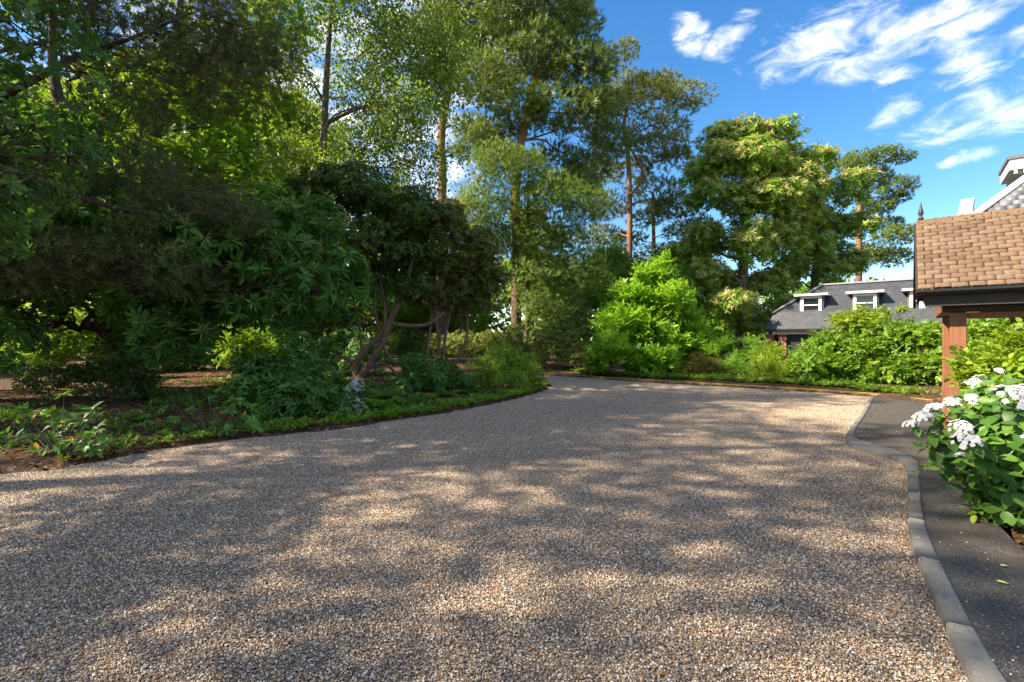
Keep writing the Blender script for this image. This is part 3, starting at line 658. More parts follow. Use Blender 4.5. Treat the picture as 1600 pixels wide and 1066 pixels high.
# ------------------------------------------------------------------ buildings
AX = Vector((.775, -.632, 0)); PP = Vector((.632, .775, 0)); UP = Vector((0, 0, 1))   # along the eaves (to the right, nearer), away from the drive
def uv_quad_mesh(name, quads, mat, uaxis, vaxis, parent):
    """planar polygons with a metric UV map"""
    me = bpy.data.meshes.new(name); v = []; f = []
    for q in quads: b = len(v); v += [tuple(p) for p in q]; f.append(list(range(b, b + len(q))))
    me.from_pydata(v, [], f); me.materials.append(mat); uv = me.uv_layers.new(name='UVMap')
    for p in me.polygons:
        for li in p.loop_indices:
            co = me.vertices[me.loops[li].vertex_index].co; uv.data[li].uv = (co.dot(uaxis), co.dot(vaxis))
    return obj(name, me, parent)
def garage():
    E0 = Vector((14.55, 28, 0)); E0 = at(1200, 533, 27.5); E0.z = 0
    g = thing('garage', 'garage with grey slate roof, white dormers and red brick piers behind the hedge', 'garage', (E0.x, E0.y, 0))
    def W(s, d, z): return E0 + AX * s + PP * d + UP * z
    Ls = 12.0; ze, zk, zr = 2.15, 3.15, 4.72; dk, dr_ = .45, 2.2
    ev, ridge = [], []
    sl = Vector((0, 0, 1))
    fr = [[W(-.15, -.3, ze), W(Ls, -.3, ze), W(Ls, dk, zk), W(.25, dk, zk)], [W(.25, dk, zk), W(Ls, dk, zk), W(Ls, dr_, zr), W(2.35, dr_, zr)]]
    bk = [[W(-.15, 4.7, ze), W(.25, 4.0, zk), W(Ls, 4.0, zk), W(Ls, 4.7, ze)], [W(.25, 4.0, zk), W(2.35, dr_ + .02, zr), W(Ls, dr_ + .02, zr), W(Ls, 4.0, zk)]]
    en = [[W(-.15, -.3, ze), W(.25, dk, zk), W(.25, 4.0, zk), W(-.15, 4.7, ze)], [W(.25, dk, zk), W(2.35, dr_, zr), W(.25, 4.0, zk)]]
    vdir = (W(0, dr_, zr) - W(0, -.3, ze)).normalized()
    rf = uv_quad_mesh('roof', fr + bk, M['slate_far'], AX, vdir, g)
    obj_e = uv_quad_mesh('hip_end', en, M['slate_far'], PP, UP, g)
    mb = MB(); mb.bar(W(2.3, dr_, zr + .03), W(Ls, dr_, zr + .03), .22, .08); mb.build('ridge_capping', M['lead'], g)
    mb = MB(); mb.bar(W(.15, dk - .08, zk - .02), W(2.35, dr_, zr + .04), .26, .07); mb.build('hip_capping', M['lead'], g)
    mb = MB(); mb.bar(W(-.15, -.36, ze - .04), W(Ls, -.36, ze - .04), .12, .1); mb.build('gutter', M['black'], g)
    mb = MB(); mb.bar(W(.25, -.2, ze - .18), W(Ls, -.2, ze - .18), .06, .2); mb.build('fascia', M['cream'], g)
    # walls and piers
    def wall(name, a, b, z0, z1, mat):
        u = (b - a).normalized(); return uv_quad_mesh(name, [[a + UP * z0, b + UP * z0, b + UP * z1, a + UP * z1]], mat, u, UP, g)
    wall('end_wall', W(.05, 0, 0), W(.05, 4.4, 0), 0, ze + .05, M['brick']); wall('back_wall', W(.05, 4.4, 0), W(Ls, 4.4, 0), 0, ze + .05, M['brick'])
    for s in (.12, 3.4, 6.7):
        for k in range(2 if s < 1 else 1):
            s0 = s + .62 * k; quads = []; c = [W(s0 - .2, -.12, 0), W(s0 + .2, -.12, 0), W(s0 + .2, .25, 0), W(s0 - .2, .25, 0)]
            me_q = [[c[i], c[(i + 1) % 4], c[(i + 1) % 4] + UP * (ze - .28), c[i] + UP * (ze - .28)] for i in range(4)]
            o = uv_quad_mesh('brick_pier', me_q[:1] + me_q[2:3], M['brick'], AX, UP, g); obj('pier_return', uv_quad_mesh_data(me_q[1::2], M['brick'], PP), o)
    mb = MB(); mb.box(W(2.0, .15, 1.0), (1.28, .04, 1.0), (AX, PP, UP)); mb.build('garage_door', M['door'], g)
    mb = MB(); mb.box(W(5.0, .15, 1.0), (1.4, .04, 1.0), (AX, PP, UP)); mb.build('garage_door', M['door'], g)
    wall('front_wall', W(6.9, .1, 0), W(Ls, .1, 0), 0, ze, M['brick'])
    # dormers
    for s in (2.05, 4.45, 6.75):
        d0 = .55; z0, z1 = 2.98, 4.0; hw = .52
        dm = MB()
        for sg in (-1, 1):   # cheeks
            a = W(s + sg * hw, d0, z0); dm.prism([a, W(s + sg * hw, d0, z1), W(s + sg * hw, d0 + 1.2, z1), W(s + sg * hw, d0 + .3, z0)],
                                               [p + AX * (.06 * sg) for p in (a, W(s + sg * hw, d0, z1), W(s + sg * hw, d0 + 1.2, z1), W(s + sg * hw, d0 + .3, z0))])
        d = dm.build('dormer', M['slate'], g); tag(d)
        mb = MB(); mb.box(W(s, d0 + .45, z1 + .06), (hw + .28, .72, .055), (AX, PP, UP)); mb.build('dormer_roof', M['white'], d)
        mb = MB(); w, t = hw - .02, .07
        for q in (-1, 1): mb.box(W(s + q * (w - t), d0 - .03, (z0 + z1) / 2), (t, .05, (z1 - z0) / 2), (AX, PP, UP))
        mb.box(W(s, d0 - .03, z0 + t), (w - 2 * t - .002, .06, t), (AX, PP, UP)); mb.box(W(s, d0 - .03, z1 - t), (w - 2 * t - .002, .05, t), (AX, PP, UP)); mb.box(W(s, d0 - .03, (z0 + z1) / 2), (w - 2 * t - .002, .035, .028), (AX, PP, UP))
        mb.build('window_frame', M['white'], d)
        mb = MB(); mb.box(W(s, d0, (z0 + z1) / 2 - .25), (w - t, .012, .22), (AX, PP, UP)); mb.build('pane', M['glass'], d)
        mb = MB(); mb.box(W(s, d0 + .012, (z0 + z1) / 2 + .25), (w - t, .012, .22), (AX, PP, UP)); mb.build('pane', M['glass'], d)
    mb = MB(); mb.box(W(9.1, -.9, 1.45), (1.2, .6, 1.45), (AX, PP, UP)); mb.build('rendered_bay', M['cream'], g)
def uv_quad_mesh_data(quads, mat, uaxis):
    me = bpy.data.meshes.new('pier_return'); v = []; f = []
    for q in quads: b = len(v); v += [tuple(p) for p in q]; f.append(list(range(b, b + len(q))))
    me.from_pydata(v, [], f); me.materials.append(mat); uv = me.uv_layers.new(name='UVMap')
    for p in me.polygons:
        for li in p.loop_indices: co = me.vertices[me.loops[li].vertex_index].co; uv.data[li].uv = (co.dot(uaxis), co.z)
    return me
garage()

def porch():
    E = at(1434, 452, 6.5); g = thing('porch', 'open oak porch with mossy clay tiled roof and orange brown posts', 'porch', (E.x, E.y, .05))
    def W(s, d, z): return Vector((E.x, E.y, 0)) + AX * s + PP * d + UP * z
    ze = E.z; zr = 3.34; D = 1.34; Ls = 2.5; pitch = math.atan2(zr - ze, D); sl = (PP * math.cos(pitch) + UP * math.sin(pitch)); nn = (UP * math.cos(pitch) - PP * math.sin(pitch)); SL = math.hypot(zr - ze, D)
    # roof deck under the tiles, both slopes
    mb = MB(); mb.prism([W(.03, 0, ze), W(Ls, 0, ze), W(Ls, D, zr), W(.03, D, zr)], [p - nn * .05 for p in (W(.03, 0, ze), W(Ls, 0, ze), W(Ls, D, zr), W(.03, D, zr))])
    n2 = UP * math.cos(pitch) + PP * math.sin(pitch)
    mb.prism([W(.03, D + .01, zr), W(Ls, D + .01, zr), W(Ls, 2 * D, ze), W(.03, 2 * D, ze)], [p - n2 * .05 for p in (W(.03, D + .01, zr), W(Ls, D + .01, zr), W(Ls, 2 * D, ze), W(.03, 2 * D, ze))])
    roof = mb.build('roof', M['dark_wood'], g)
    # tiles: shared meshes
    base = []
    for k in range(4):
        w, l, t = .081, .19, .019; pts = []; cam_ = .0012
        a, b = [], []
        for x in (-w, -w / 2, 0, w / 2, w):
            zc = cam_ * (1 - (x / w) ** 2) + random.uniform(-.001, .001); a.append((x, 0 + random.uniform(-.004, .004), zc))
        V = [(x, y, z + t) for x, y, z in a] + [(x, l, z + t) for x, y, z in a] + [(x, y, z) for x, y, z in a] + [(x, l, z) for x, y, z in a]
        Fq = [(i, i + 1, i + 6, i + 5) for i in range(4)] + [(10 + i, 10 + i + 5, 11 + i + 5, 11 + i) for i in range(4)] + [(i, 10 + i, 11 + i, i + 1) for i in range(4)]
        Fq += [(0, 5, 15, 10), (4, 14, 19, 9)] + [(5 + i, 6 + i, 16 + i, 15 + i) for i in range(4)]
        base.append(raw_mesh('roof_tile', np.array(V), [np.array(Fq)], M['tile']))
    Mx = Matrix((AX, sl, nn)).transposed().to_4x4(); off = Vector(g.location)
    rows = 17; gauge = (SL - .03) / rows; moss_c = []; moss_o = []
    for r in range(rows):
        n = int(Ls / .167); sh = .0835 if r % 2 else 0.0
        for c in range(n):
            s = .085 + sh + c * .167
            if s > Ls - .05: continue
            p = W(s + random.uniform(-.004, .004), 0, ze) + sl * (r * gauge - .045 + random.uniform(-.005, .005)) + nn * (.006 + random.uniform(0, .006))
            o = bpy.data.objects.new('roof_tile', random.choice(base)); link(o, roof)
            rot = Matrix.Rotation(random.uniform(-.02, .02), 4, 'Z') @ Matrix.Rotation(-.105 + random.uniform(-.02, .02), 4, 'X')
            # low end resting on the course below
            o.matrix_local = Matrix.Translation(p - off - roof.location + nn * .022) @ Mx @ rot
            if random.random() < (.8 if r in (0, 1, 2, 3) else .5):
                for q in range(random.randint(1, 4)):
                    moss_c.append(W(s + random.uniform(-.09, .09), 0, ze) + sl * (r * gauge - .05 + random.uniform(-.015, .005)) + nn * .024)
        if sh:   # half tile at the verge
            o = bpy.data.objects.new('roof_tile', base[0]); link(o, roof); p = W(.043, 0, ze) + sl * (r * gauge - .045) + nn * .008
            o.matrix_local = Matrix.Translation(p - off - roof.location + nn * .022) @ Mx @ Matrix.Rotation(-.075, 4, 'X') @ Matrix.Diagonal((.5, 1, 1, 1))
    # ridge: angled ridge tiles thick with moss
    for k in range(6):
        s0, s1 = k * .42 + .004, min(Ls, k * .42 + .416); mb = MB(); prof = lambda s: [W(s, D - .13, zr - .055), W(s, D - .05, zr + .035), W(s, D, zr + .055), W(s, D + .05, zr + .035), W(s, D + .13, zr - .055), W(s, D + .12, zr - .07), W(s, D, zr + .03), W(s, D - .12, zr - .07)]
        mb.prism(prof(s0), prof(s1)); mb.build('ridge_tile', M['tile'], roof)
    for q in range(420):
        s = random.uniform(0, Ls); a = random.gauss(-.35, .5); a = max(-1.1, min(1.0, a)); moss_c.append(W(s, D + .12 * a, zr + .05 - .10 * abs(a)))
    mc = np.array([tuple(p) for p in moss_c]); nm = len(mc)
    ico = bmesh.new(); bmesh.ops.create_icosphere(ico, subdivisions=1, radius=1.0); iv = np.array([v.co[:] for v in ico.verts]); ifc = np.array([[v.index for v in f.verts] for f in ico.faces]); ico.free()
    rr = .007 + .02 * rng.random((nm, 1, 1)) ** 2; V = mc[:, None] + iv[None] * rr * (1 + .35 * rng.normal(size=(nm, 12, 1))) * np.array((1, 1, .7))
    Fi = (ifc[None] + 12 * np.arange(nm)[:, None, None]).reshape(-1, 3)
    ms = obj('moss', raw_mesh('moss', V.reshape(-1, 3), [Fi], M['moss'], np.repeat(rng.random(nm), 20)), g); ms['kind'] = 'stuff'
    # gutter, fascia, bargeboards
    mb = MB(); gp = lambda s: [W(s, -.10, ze - .015), W(s, -.10, ze - .05), W(s, -.075, ze - .085), W(s, -.03, ze - .085), W(s, -.005, ze - .05), W(s, -.005, ze - .015)]
    mb.prism(gp(-.02), gp(Ls)); mb.build('gutter', M['black'], g)
    mb = MB(); mb.box(W(Ls / 2 + .03, .06, ze - .16), (Ls / 2 - .04, .02, .075), (AX, PP, UP)); mb.build('fascia', M['dark_wood'], g)
    mb = MB(); mb.bar(W(-.0, .02, ze - .07), W(-.0, D, zr - .06), .04, .14, tuple(nn)); mb.build('bargeboard', M['dark_wood'], g)
    mb = MB(); mb.bar(W(-.0, 2 * D - .02, ze - .07), W(-.0, D + .02, zr - .06), .04, .14, tuple(n2)); mb.build('bargeboard', M['dark_wood'], g)
    mb = MB(); mb.box(W(.13, .12, ze - .21), (.11, .06, .045), (AX, PP, UP)); mb.build('soffit_block', M['white'], g)
    # beams
    mb = MB(); mb.box(W(Ls / 2 + .25, .34, ze - .21), (Ls / 2 - .02, .09, .10), (AX, PP, UP)); mb.build('beam', M['dark_wood'], g, .008)
    mb = MB(); mb.box(W(Ls / 2 + .25, 2 * D - .34, ze - .21), (Ls / 2 - .02, .09, .10), (AX, PP, UP)); mb.build('beam', M['oak_wood'], g, .008)
    mb = MB(); mb.box(W(.36, D, ze - .205), (.085, D - .435, .09), (AX, PP, UP)); mb.build('tie_beam', M['oak_wood'], g, .008)
    mb = MB(); mb.box(W(Ls / 2 + .25, .36, ze - .36), (Ls / 2 - .2, .05, .04), (AX, PP, UP)); mb.build('rail', M['oak_wood'], g, .006)
    for (s, d) in ((.42, .36), (.44, 2 * D - .36), (1.25, .36), (1.25, 2 * D - .36)):
        mb = MB(); mb.box((0, 0, (ze - .315) / 2 - .0), (.085, .085, (ze - .315) / 2 + .0), (AX, PP, UP)); o = mb.build('post', M['oak_wood'], g, .008, rel=False)
        o.location = W(s, d, 0) - Vector(g.location); 
    # finial on the ridge end
    prof = [(.0, .0), (.045, .0), (.045, .03), (.03, .045), (.02, .06), (.04, .085), (.046, .11), (.036, .15), (.02, .21), (.0, .29)]
    V = []; Fq = []; c = W(.06, D, zr + .05); S = 12
    for (r, z) in prof:
        for k in range(S): a = k / S * 6.2832; V.append((c.x + r * .8 * math.cos(a), c.y + r * .8 * math.sin(a), c.z + z))
    for i in range(len(prof) - 1):
        for k in range(S): Fq.append((i * S + k, i * S + (k + 1) % S, (i + 1) * S + (k + 1) % S, (i + 1) * S + k))
    obj('finial', raw_mesh('finial', np.array(V), [np.array(Fq)], M['iron'], smooth=True), g)
porch()

def house():
    Y0 = 13.5; A = at(1516, 342, Y0)     # left end of the upper eave
    g = thing('house', 'main house with slate roof and white trim rising behind the porch', 'house', (A.x, A.y, 0))
    def W(s, d, z): return Vector((A.x, A.y, 0)) + AX * s + PP * d + UP * z
    ze = A.z; Ls = 7.0; zr = ze + 3.0
    # walls
    me_q = []
    for a, b in ((W(.2, .3, 0), W(Ls, .3, 0)), (W(Ls, .3, 0), W(Ls, 6, 0)), (W(Ls, 6, 0), W(.2, 6, 0)), (W(.2, 6, 0), W(.2, .3, 0))):
        u = (b - a).normalized(); o = uv_quad_mesh('wall', [[a, b, b + UP * ze, a + UP * ze]], M['brick'], u, UP, g)
    # hipped slate roof
    hipS = 3.2; hd = 2.9
    deck = [[W(0, 0, ze), W(Ls, 0, ze), W(Ls, hd, zr), W(hipS, hd, zr)], [W(0, 0, ze), W(hipS, hd, zr), W(0, 6.2, ze)], [W(Ls, 6.2, ze), W(0, 6.2, ze), W(hipS, hd, zr), W(Ls, hd, zr)]]
    vd = (W(0, hd, zr) - W(0, 0, ze)).normalized(); rf = uv_quad_mesh('roof', deck, M['slate_far'], AX, vd, g)
    nn = AX.cross(vd).normalized(); nn = nn if nn.z > 0 else -nn
    sl = vd; Mx = Matrix((AX, sl, nn)).transposed().to_4x4()
    V = [(-.122, 0, .0), (.122, 0, .0), (.122, .4, .0), (-.122, .4, .0), (-.122, 0, .008), (.122, 0, .008), (.122, .4, .008), (-.122, .4, .008)]
    Fq = [(0, 3, 2, 1), (4, 5, 6, 7), (0, 1, 5, 4), (1, 2, 6, 5), (2, 3, 7, 6), (3, 0, 4, 7)]
    sm = raw_mesh('slate', np.array(V), [np.array(Fq)], M['slate']); SL = (W(0, hd, zr) - W(0, 0, ze)).length; off = Vector(g.location)
    for r in range(17):
        h = r * .2
        if h > SL - .3: break
        s0 = hipS * (h + .25) / SL + .12
        for c in range(16):
            s = c * .25 + (.125 if r % 2 else 0)
            if s < s0 or s > 2.9: continue
            o = bpy.data.objects.new('slate', sm); link(o, rf)
            p = W(s, 0, ze) + sl * h + nn * .014
            o.matrix_local = Matrix.Translation(p - off - rf.location) @ Mx @ Matrix.Rotation(-.02 + random.uniform(-.006, .006), 4, 'X') @ Matrix.Rotation(random.uniform(-.01, .01), 4, 'Z')
    mb = MB(); mb.bar(W(.0, .0, ze + .03), W(hipS, hd, zr + .05), .2, .05, tuple(nn)); mb.build('hip_flashing', M['lead'], g)
    mb = MB(); mb.bar(W(-.05, -.06, ze - .05), W(Ls, -.06, ze - .05), .12, .11); mb.build('gutter', M['black'], g)
    # white parapet slab left of the roof
    q = [at(1492, 352, 14.2), at(1518, 346, 14.2), at(1521.5, 309, 14.4), at(1502, 312, 14.4)]
    mb = MB(); mb.prism([q[0], q[1], q[2], q[3]], [p + PP * .5 + AX * .06 for p in q]); mb.build('chimney_slab', M['white'], g)
    mb = MB(); b0 = at(1507, 352, 14.3); mb.box((b0.x + .35, b0.y + .5, b0.z / 2 - .02), (.42, .3, b0.z / 2), (AX, PP, UP)); mb.build('chimney_breast', M['brick'], g)
    q = [at(1522, 342, 14.6), at(1540, 341, 14.6), at(1536, 328, 14.9), at(1521, 326, 14.9)]
    mb = MB(); mb.prism(q, [p + PP * .3 for p in q]); mb.build('slate_return', M['slate'], g)
    # flat roofed dormer, top right
    c = at(1577, 262, 14.6); s0 = (Vector((c.x, c.y, 0)) - Vector((A.x, A.y, 0))).dot(AX); d0 = (Vector((c.x, c.y, 0)) - Vector((A.x, A.y, 0))).dot(PP)
    mb = MB(); mb.box(W(s0 + 1.3, d0 + .9, c.z + .08), (1.3, .9, .16), (AX, PP, UP)); dm = mb.build('dormer', M['white'], g)
    mb = MB(); mb.box(W(s0 + 1.3, d0 + .9, c.z + .29), (1.34, .94, .05), (AX, PP, UP)); mb.build('dormer_roof', M['slate'], dm)
    mb = MB(); mb.box(W(s0 + 1.36, d0 + 1.1, c.z - .14), (1.2, .9, .06), (AX, PP, UP)); mb.build('soffit', M['white'], dm)
    for k in range(4):
        mb = MB(); mb.box(W(s0 + .14 + .2 * k, d0 + .14, c.z - .15), (.035, .14, .05), (AX, PP, UP)); mb.build('bracket', M['white'], dm)
    mb = MB(); mb.box(W(s0 + 1.5, d0 + 1.2, c.z - .9), (1.05, .8, .7), (AX, PP, UP)); mb.build('dormer_cheek', M['slate'], dm)
    mb = MB(); mb.box(W(s0 + 1.5, d0 + .39, c.z - .75), (.5, .015, .4), (AX, PP, UP)); mb.build('pane', M['glass'], dm)
house()

# ------------------------------------------------------------------ trees
def tall_trees():
    global rng
    G = 'tall trees around the drive'
    T = {}
    # oak at the left edge, reaching in from outside the frame
    near = LB([(25, 50, 7.0, 95), (95, 105, 7.2, 70), (35, 190, 7.0, 95), (110, 245, 7.3, 55), (55, 300, 7.1, 75), (-80, 150, 7.0, 150), (-70, 330, 7.2, 110), (10, 370, 7.2, 55), (-50, -110, 7.0, 110), (70, -90, 7.5, 80)], back=.3)
    T['oak'] = tree('oak_tree', 'oak with dark blue-green lobed leaves at the upper left edge', near, [(-10.4, 6.4, -.1, .36), (-10.3, 6.3, 2.5, .3), (-10.0, 6.4, 5, .25), (-9.5, 6.6, 8, .16), (-9.2, 6.8, 11, .06)],
                    'oak', 'bark', dens=20, n=9, mode='whorl', L=.125, wl=.62, kind='oak', spread=.07, up=.35, pol=(40, 95), droop=.5, twig=8, shell=.35)
    # dark pine with drooping boughs
    pads = LB([(130, 40, 8.6, 70), (195, 50, 8.5, 95), (300, 40, 9, 110), (395, 55, 9, 80), (265, 125, 8.8, 90), (345, 115, 9, 80), (425, 110, 9.5, 50), (190, 165, 8.5, 65), (185, 250, 8.5, 75), (270, 295, 8.5, 80), (345, 330, 8.7, 62), (395, 345, 8.8, 35), (240, 350, 8.5, 70),
               (150, 400, 8.4, 70), (50, 430, 8, 75), (225, 420, 8.5, 75), (290, 440, 8.6, 55), (250, -50, 9, 110), (100, -50, 9, 110), (380, -40, 9.5, 80)], asp=.55, jit=.5)
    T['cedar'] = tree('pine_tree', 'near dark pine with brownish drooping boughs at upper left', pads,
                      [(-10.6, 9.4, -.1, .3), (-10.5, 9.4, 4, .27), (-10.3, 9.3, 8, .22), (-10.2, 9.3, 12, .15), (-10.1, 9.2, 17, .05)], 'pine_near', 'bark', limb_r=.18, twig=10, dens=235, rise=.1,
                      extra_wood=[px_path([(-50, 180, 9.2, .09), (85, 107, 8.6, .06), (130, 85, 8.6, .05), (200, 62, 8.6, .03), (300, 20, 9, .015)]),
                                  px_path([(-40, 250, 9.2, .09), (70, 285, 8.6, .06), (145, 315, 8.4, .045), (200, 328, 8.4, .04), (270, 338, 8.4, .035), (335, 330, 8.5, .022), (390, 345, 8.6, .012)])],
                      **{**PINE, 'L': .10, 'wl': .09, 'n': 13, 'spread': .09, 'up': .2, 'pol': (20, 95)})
    # bright backlit maple
    T['maple'] = tree('maple_tree', 'maple with glowing yellow-green backlit leaves behind the dark pine boughs',
                      LB([(300, 180, 14, 80), (220, 235, 13.5, 60), (370, 230, 14, 65), (345, 110, 14, 75), (405, 85, 14.5, 55), (420, 170, 14.5, 45), (250, 160, 14, 60), (320, 280, 14, 60), (390, 290, 14.2, 40), (250, 290, 14, 50), (430, 40, 15, 50),
                          (300, -20, 15, 110), (150, 40, 15, 100), (420, -40, 15, 60), (180, 330, 14, 50)], jit=.7),
                      px_path([(215, 580, 15.5, .24), (222, 400, 15.4, .2), (235, 250, 15, .16), (270, 100, 15, .12), (290, -60, 15, .06)]), 'maple', 'bark', dens=15, n=9, mode='spray', L=.15, wl=.95, kind='maple', spread=.3, droop=.45, up=.1, twig=6)
    # low sweet chestnut boughs with catkins
    T['chest'] = tree('chestnut_tree', 'near sweet chestnut with dark leaves and pale catkins hanging low over the left bed',
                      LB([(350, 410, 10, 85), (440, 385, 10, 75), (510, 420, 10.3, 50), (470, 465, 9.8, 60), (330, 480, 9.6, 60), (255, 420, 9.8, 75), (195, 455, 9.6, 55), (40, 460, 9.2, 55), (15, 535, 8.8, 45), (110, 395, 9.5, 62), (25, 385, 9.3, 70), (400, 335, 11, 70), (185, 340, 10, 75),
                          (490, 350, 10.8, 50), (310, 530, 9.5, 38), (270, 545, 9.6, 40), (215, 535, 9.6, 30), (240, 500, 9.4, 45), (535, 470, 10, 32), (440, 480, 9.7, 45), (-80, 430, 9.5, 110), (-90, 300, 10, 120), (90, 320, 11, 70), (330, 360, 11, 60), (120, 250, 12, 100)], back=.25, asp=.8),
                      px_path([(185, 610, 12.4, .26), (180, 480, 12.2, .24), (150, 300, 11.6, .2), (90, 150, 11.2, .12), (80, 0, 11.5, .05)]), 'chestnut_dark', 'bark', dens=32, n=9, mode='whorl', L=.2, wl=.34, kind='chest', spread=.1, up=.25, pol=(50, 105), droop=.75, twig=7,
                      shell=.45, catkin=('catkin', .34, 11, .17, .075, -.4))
    # birch in the middle left
    bl = LB([(470, 50, 20.5, 62), (560, 45, 21, 75), (640, 80, 20.5, 70), (600, 150, 20.5, 65), (535, 140, 20.5, 55), (445, 130, 20.5, 50), (640, 200, 20.5, 52), (585, 235, 20.5, 50), (470, 240, 21, 48), (425, 215, 20.5, 34), (520, -40, 20.5, 60), (640, -10, 21, 60), (410, 285, 21.5, 35), (660, 275, 21, 42),
             (610, 300, 21, 42), (540, 290, 21, 40), (440, 300, 21.5, 35), (690, 140, 21, 42), (700, 60, 21, 42)], asp=1.0, jit=.9)
    T['birch'] = tree('birch_tree', 'tall birch with airy small-leaved crown and a long curved side limb', bl,
                      px_path([(497, 600, 20.5, .17), (500, 450, 20.5, .155), (503, 290, 20.5, .15), (507, 190, 20.5, .14), (512, 90, 20.5, .11), (518, 0, 20.5, .08), (525, -160, 20.5, .03)]), 'birch', 'bark_birch', dens=15, n=26, mode='puff', L=.125, wl=.7, tvar=.7, spread=.18, flat=1.7, droop=.9, up=.2, twig=16, limb_r=.3, amp=.45, shell=.3,
                      extra_wood=[px_path([(507, 195, .09), (540, 178, .07), (575, 166, .055), (610, 163, .045), (650, 176, .02)], 20.5), px_path([(585, 165, .04), (600, 145, .03), (640, 140, .025), (668, 140, .018), (690, 110, .008)], 20.5),
                                  px_path([(500, 300, .05), (460, 250, .03), (425, 205, .022), (400, 165, .01)], 20.5), px_path([(506, 160, .07), (490, 130, .05), (472, 95, .03), (462, 40, .012)], 20.5)])
    # second birch, pale, farther back
    T['birch2'] = tree('birch_tree', 'pale hazy birch farther back below the tall birch limb',
                       LB([(400, 300, 27, 40), (440, 330, 27, 42), (370, 340, 27, 40), (470, 280, 27, 30), (410, 360, 26.5, 40), (440, 250, 28, 30), (740, 320, 28, 34), (760, 370, 28, 36), (720, 380, 28, 40), (650, 360, 28, 45), (560, 340, 28, 45)], jit=.8),
                       px_path([(435, 590, 27.5, .15), (437, 400, 27.5, .12), (440, 250, 27.5, .06)]), 'pale', 'bark_birch', dens=30, n=12, L=.12, wl=.75, spread=.25, flat=1.5, droop=.8, twig=5, limbs=True)
    # pines in the middle
    T['p6'] = tree('pine_tree', 'pine with bare upright trunk just right of the birch',
                   LB([(715, 10, 31, 58), (765, 60, 31, 45), (690, 50, 31, 48), (735, 110, 31, 42), (770, 130, 31, 36), (680, 110, 31.3, 36), (735, 195, 30.6, 32), (760, 225, 30.8, 26), (720, 240, 31, 20), (640, 60, 31.5, 40), (720, -80, 31, 110)], asp=.6, jit=.8),
                   px_path([(688, 580, 31, .34), (690, 400, 31, .31), (691, 270, 31, .28), (690, 205, 31, .26), (704, 120, 31, .22), (709, 50, 31, .16), (714, -90, 31, .06)]), 'pine', 'bark_pine', dens=66, limb_r=.3, twig=8, **{**PINE, 'L': .27, 'n': 10, 'spread': .16})
    T['p7'] = tree('pine_tree', 'largest tall pine in the middle with orange upper trunk',
                   LB([(860, 25, 28, 60), (905, 15, 28, 40), (830, 5, 28, 55), (785, 40, 28.5, 45), (893, 75, 28, 50), (848, 100, 28, 52), (905, 125, 28, 50), (935, 100, 28, 30), (800, 110, 28, 48), (760, 150, 28.5, 50), (820, 170, 27.4, 45), (872, 185, 28, 52), (922, 190, 28, 45),
                       (775, 200, 28, 42), (870, 245, 28.3, 50), (920, 255, 28.5, 42), (745, 225, 28.5, 30), (945, 160, 28, 32), (950, 220, 29, 35), (850, -60, 28, 110), (780, 240, 27.6, 32), (900, 300, 28.6, 40), (850, 300, 28.4, 36)], asp=.62, jit=.9, back=.2),
                   px_path([(806, 580, 28, .33), (807, 480, 28, .31), (808, 380, 28, .29), (806, 300, 28, .28), (812, 235, 28, .26), (824, 175, 28, .22), (840, 90, 28, .16), (850, 0, 28, .1), (855, -110, 28, .04)]), 'pine', 'bark_pine', dens=56, limb_r=.25, twig=8, **{**PINE, 'L': .27, 'n': 10, 'spread': .16, 'amp': .55, 'shell': .4})
    T['p7b'] = tree('young_conifer', 'bushy light green conifer standing in front of the tallest pine',
                    LB([(780, 270, 26.5, 40), (825, 265, 26.3, 38), (760, 315, 26.5, 40), (815, 325, 26.2, 42), (870, 320, 26.8, 45), (850, 375, 26.3, 45), (795, 380, 26.6, 40), (895, 370, 27, 42), (865, 430, 26.6, 42), (830, 430, 26.4, 36), (905, 430, 27.2, 40), (845, 485, 26.8, 36), (885, 490, 27, 36), (920, 330, 27.3, 35), (760, 360, 27, 28), (855, 530, 26.8, 30)], asp=.9, jit=.8),
                    px_path([(824, 585, 27, .14), (824, 450, 27, .12), (825, 350, 27, .1), (826, 240, 27, .03)]), 'yew', 'bark', dens=85, limb_r=.3, twig=10, **{**PINE, 'L': .2, 'up': .5, 'wl': .15, 'n': 11, 'tvar': .75, 'spread': .07})
    T['p8'] = tree('pine_tree', 'golden topped pine with a bowed side limb against the sky',
                   LB([(975, 85, 37, 23), (985, 125, 37, 39), (1028, 128, 37, 32), (1048, 122, 37, 18), (955, 150, 37, 32), (1060, 165, 37.5, 32), (1083, 163, 37, 16), (1000, 170, 37, 48), (1040, 195, 37, 43), (960, 225, 37, 39), (1030, 232, 37.5, 41), (938, 260, 38, 41), (1060, 245, 38, 30),
                       (1040, 290, 38, 39), (930, 190, 38, 34), (1055, 325, 39, 39), (950, 320, 38, 39), (1000, 260, 38.5, 34), (940, 370, 39, 39)], asp=.5, jit=.9),
                   px_path([(982, 590, 37, 0.250), (983, 440, 37, 0.226), (984, 320, 37, 0.203), (981, 240, 37, 0.172), (975, 195, 37, 0.140), (984, 140, 37, 0.094), (974, 80, 37, 0.023)]), 'pine_gold', 'bark_pine', dens=50, limb_r=.3, twig=8,
                   extra_wood=[px_path([(985, 305, .12), (1001, 285, .11), (1003, 265, .1), (990, 240, .09), (972, 218, .08), (950, 203, .04)], 36.7)], **{**PINE, 'L': .28, 'n': 10, 'spread': .16, 'amp': .55, 'shell': .4})
